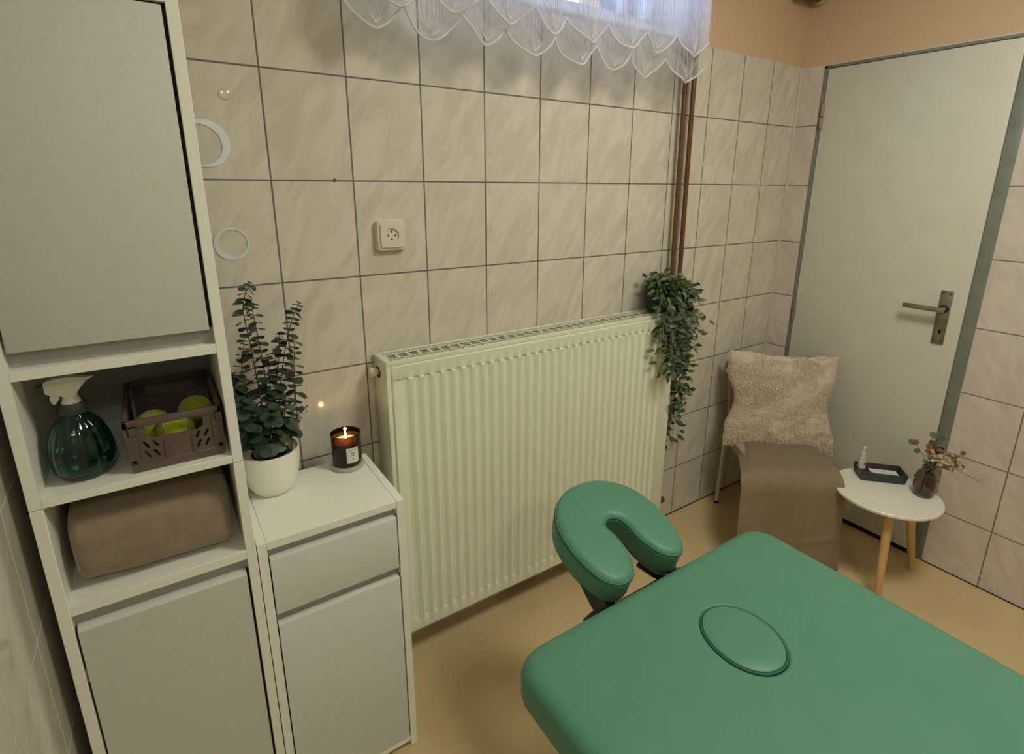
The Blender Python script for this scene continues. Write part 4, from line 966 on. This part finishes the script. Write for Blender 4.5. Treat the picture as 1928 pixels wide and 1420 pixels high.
blossom(rel(.0, -.005, .190), .018, 36, 'petal2', .018)
blossom(rel(0, -.085, .160), .014, 20, 'petal2', .010)
blossom(rel(-.01, .0, .125), .018, 14, 'euc_grey', .024)
def sprig(c, items, mat='euc_grey'):
    m_ = MB()
    for (a, b_, z), d, sz in items: disc_leaf(m_, rel(a, b_, z), Vector(d), Vector((-.75, -.45, .45)), sz, sz * .85, .1)
    part('leaves', m_, mat, bq, angle=60)
sprig(None, [((0, .054, .188), (.0, 1, .15), .026), ((0, .050, .186), (0, .35, .8), .020), ((0, .035, .165), (0, .8, -.2), .022)])
sprig(None, [((0, -.004, .232), (0, .6, .5), .028), ((0, -.006, .232), (0, -.8, .5), .026), ((0, -.004, .222), (0, .4, -.3), .024), ((0, -.004, .212), (0, -.5, .1), .022)])
sprig(None, [((0, -.083, .203), (0, -.4, .8), .018), ((0, -.070, .190), (0, -.9, .5), .013)], 'petal2')
mb = MB(); mb.tube([rel(0, -.125, .135), rel(0, -.155, .130)], .0006, 5)
for k_ in range(6): mb.tube([rel(0, -.11 - .008 * k_, .1355), rel(0, -.114 - .008 * k_, .1355 + (.010 if k_ % 2 else -.010))], .0005, 4)
part('twig', mb, 'stem_brown', bq)

# ------------------------------------------------------------------ lace curtain
lc = thing('lace_curtain', 'white lace valance with scalloped layered hem hanging at the window', 'curtain', (-1.4, -.13, 1.82))
CXa, CXb = -2.03, -.792
rl_ = random.Random(21)
def cur_y(x, z, base): return base + .012 * math.sin(x * 34 + 1.2 * math.sin(x * 9)) * (1 - .3 * (z - 1.8)) + .006 * math.sin(x * 71 + 1)
def scallops(start, end, wmin, wmax, zlo):
    out = []; x = start
    while x < end - .02:
        w = rl_.uniform(wmin, wmax)
        if end - (x + w) < .05: w = end - x
        out.append((x, x + w, zlo + rl_.uniform(-.008, .012))); x += w
    return out
def tier(base, scs, ztop, hgt, nm):
    m_ = MB(); bd = MB(); em = MB(); cols_ = []
    for (a, b_, zl) in scs:
        n_ = 22; hem = []
        for i in range(n_ + 1):
            t = i / n_ * 2 - 1; x = a + (b_ - a) * i / n_; z = zl + hgt * (abs(t) ** 1.55) ; hem.append((x, z)); 
            if i < n_ or (a, b_, zl) == scs[-1]: cols_.append((x, z))
        bd.tube([(x, cur_y(x, z, base) - .0015, z) for x, z in hem], .0030, 8)
        xc = (a + b_) / 2
        for k_ in range(9):        # stitched veins running up from the tip
            f = (k_ - 4) / 4.4; p_ = []
            for i in range(12):
                t = i / 11; z = zl + .012 + t * .17; x = xc + f * (b_ - a) * .5 * min(1, (t * 1.7) ** .65) * (1 - .35 * t)
                zmin = zl + hgt * abs((x - xc) / ((b_ - a) / 2)) ** 1.55 + .004
                p_.append((x + .0025 * math.sin(t * 12 + k_), cur_y(x, max(z, zmin), base) - .002, max(z, zmin)))
            em.tube(p_, .0008, 5)
    nz_ = 16; V = []
    for x, z0 in cols_:
        V.append([m_.bm.verts.new((x, cur_y(x, z0 + (ztop - z0) * k_ / nz_, base), z0 + (ztop - z0) * k_ / nz_)) for k_ in range(nz_ + 1)])
    for i in range(len(V) - 1):
        for k_ in range(nz_): m_.bm.faces.new((V[i][k_], V[i + 1][k_], V[i + 1][k_ + 1], V[i][k_ + 1]))
    p = part(nm, m_, 'lace', lc, angle=180)
    part('hem', bd, 'lace_border', p); part('embroidery', em, 'lace_thread_backlit', p)
tier(-.125, scallops(CXa, CXb, .13, .17, 1.825), 2.46, .060, 'lace_panel')
tier(-.155, scallops(CXa + .05, CXb - .03, .12, .16, 1.882), 2.46, .055, 'lace_panel')
mb = MB(); mb.tube([(CXa - .06, -.14, 2.465), (CXb + .06, -.14, 2.465)], .012, 14); single('curtain_rod', mb, 'white', 'white curtain rod above the lace valance', 'rod', (-1.4, -.14, 2.453))
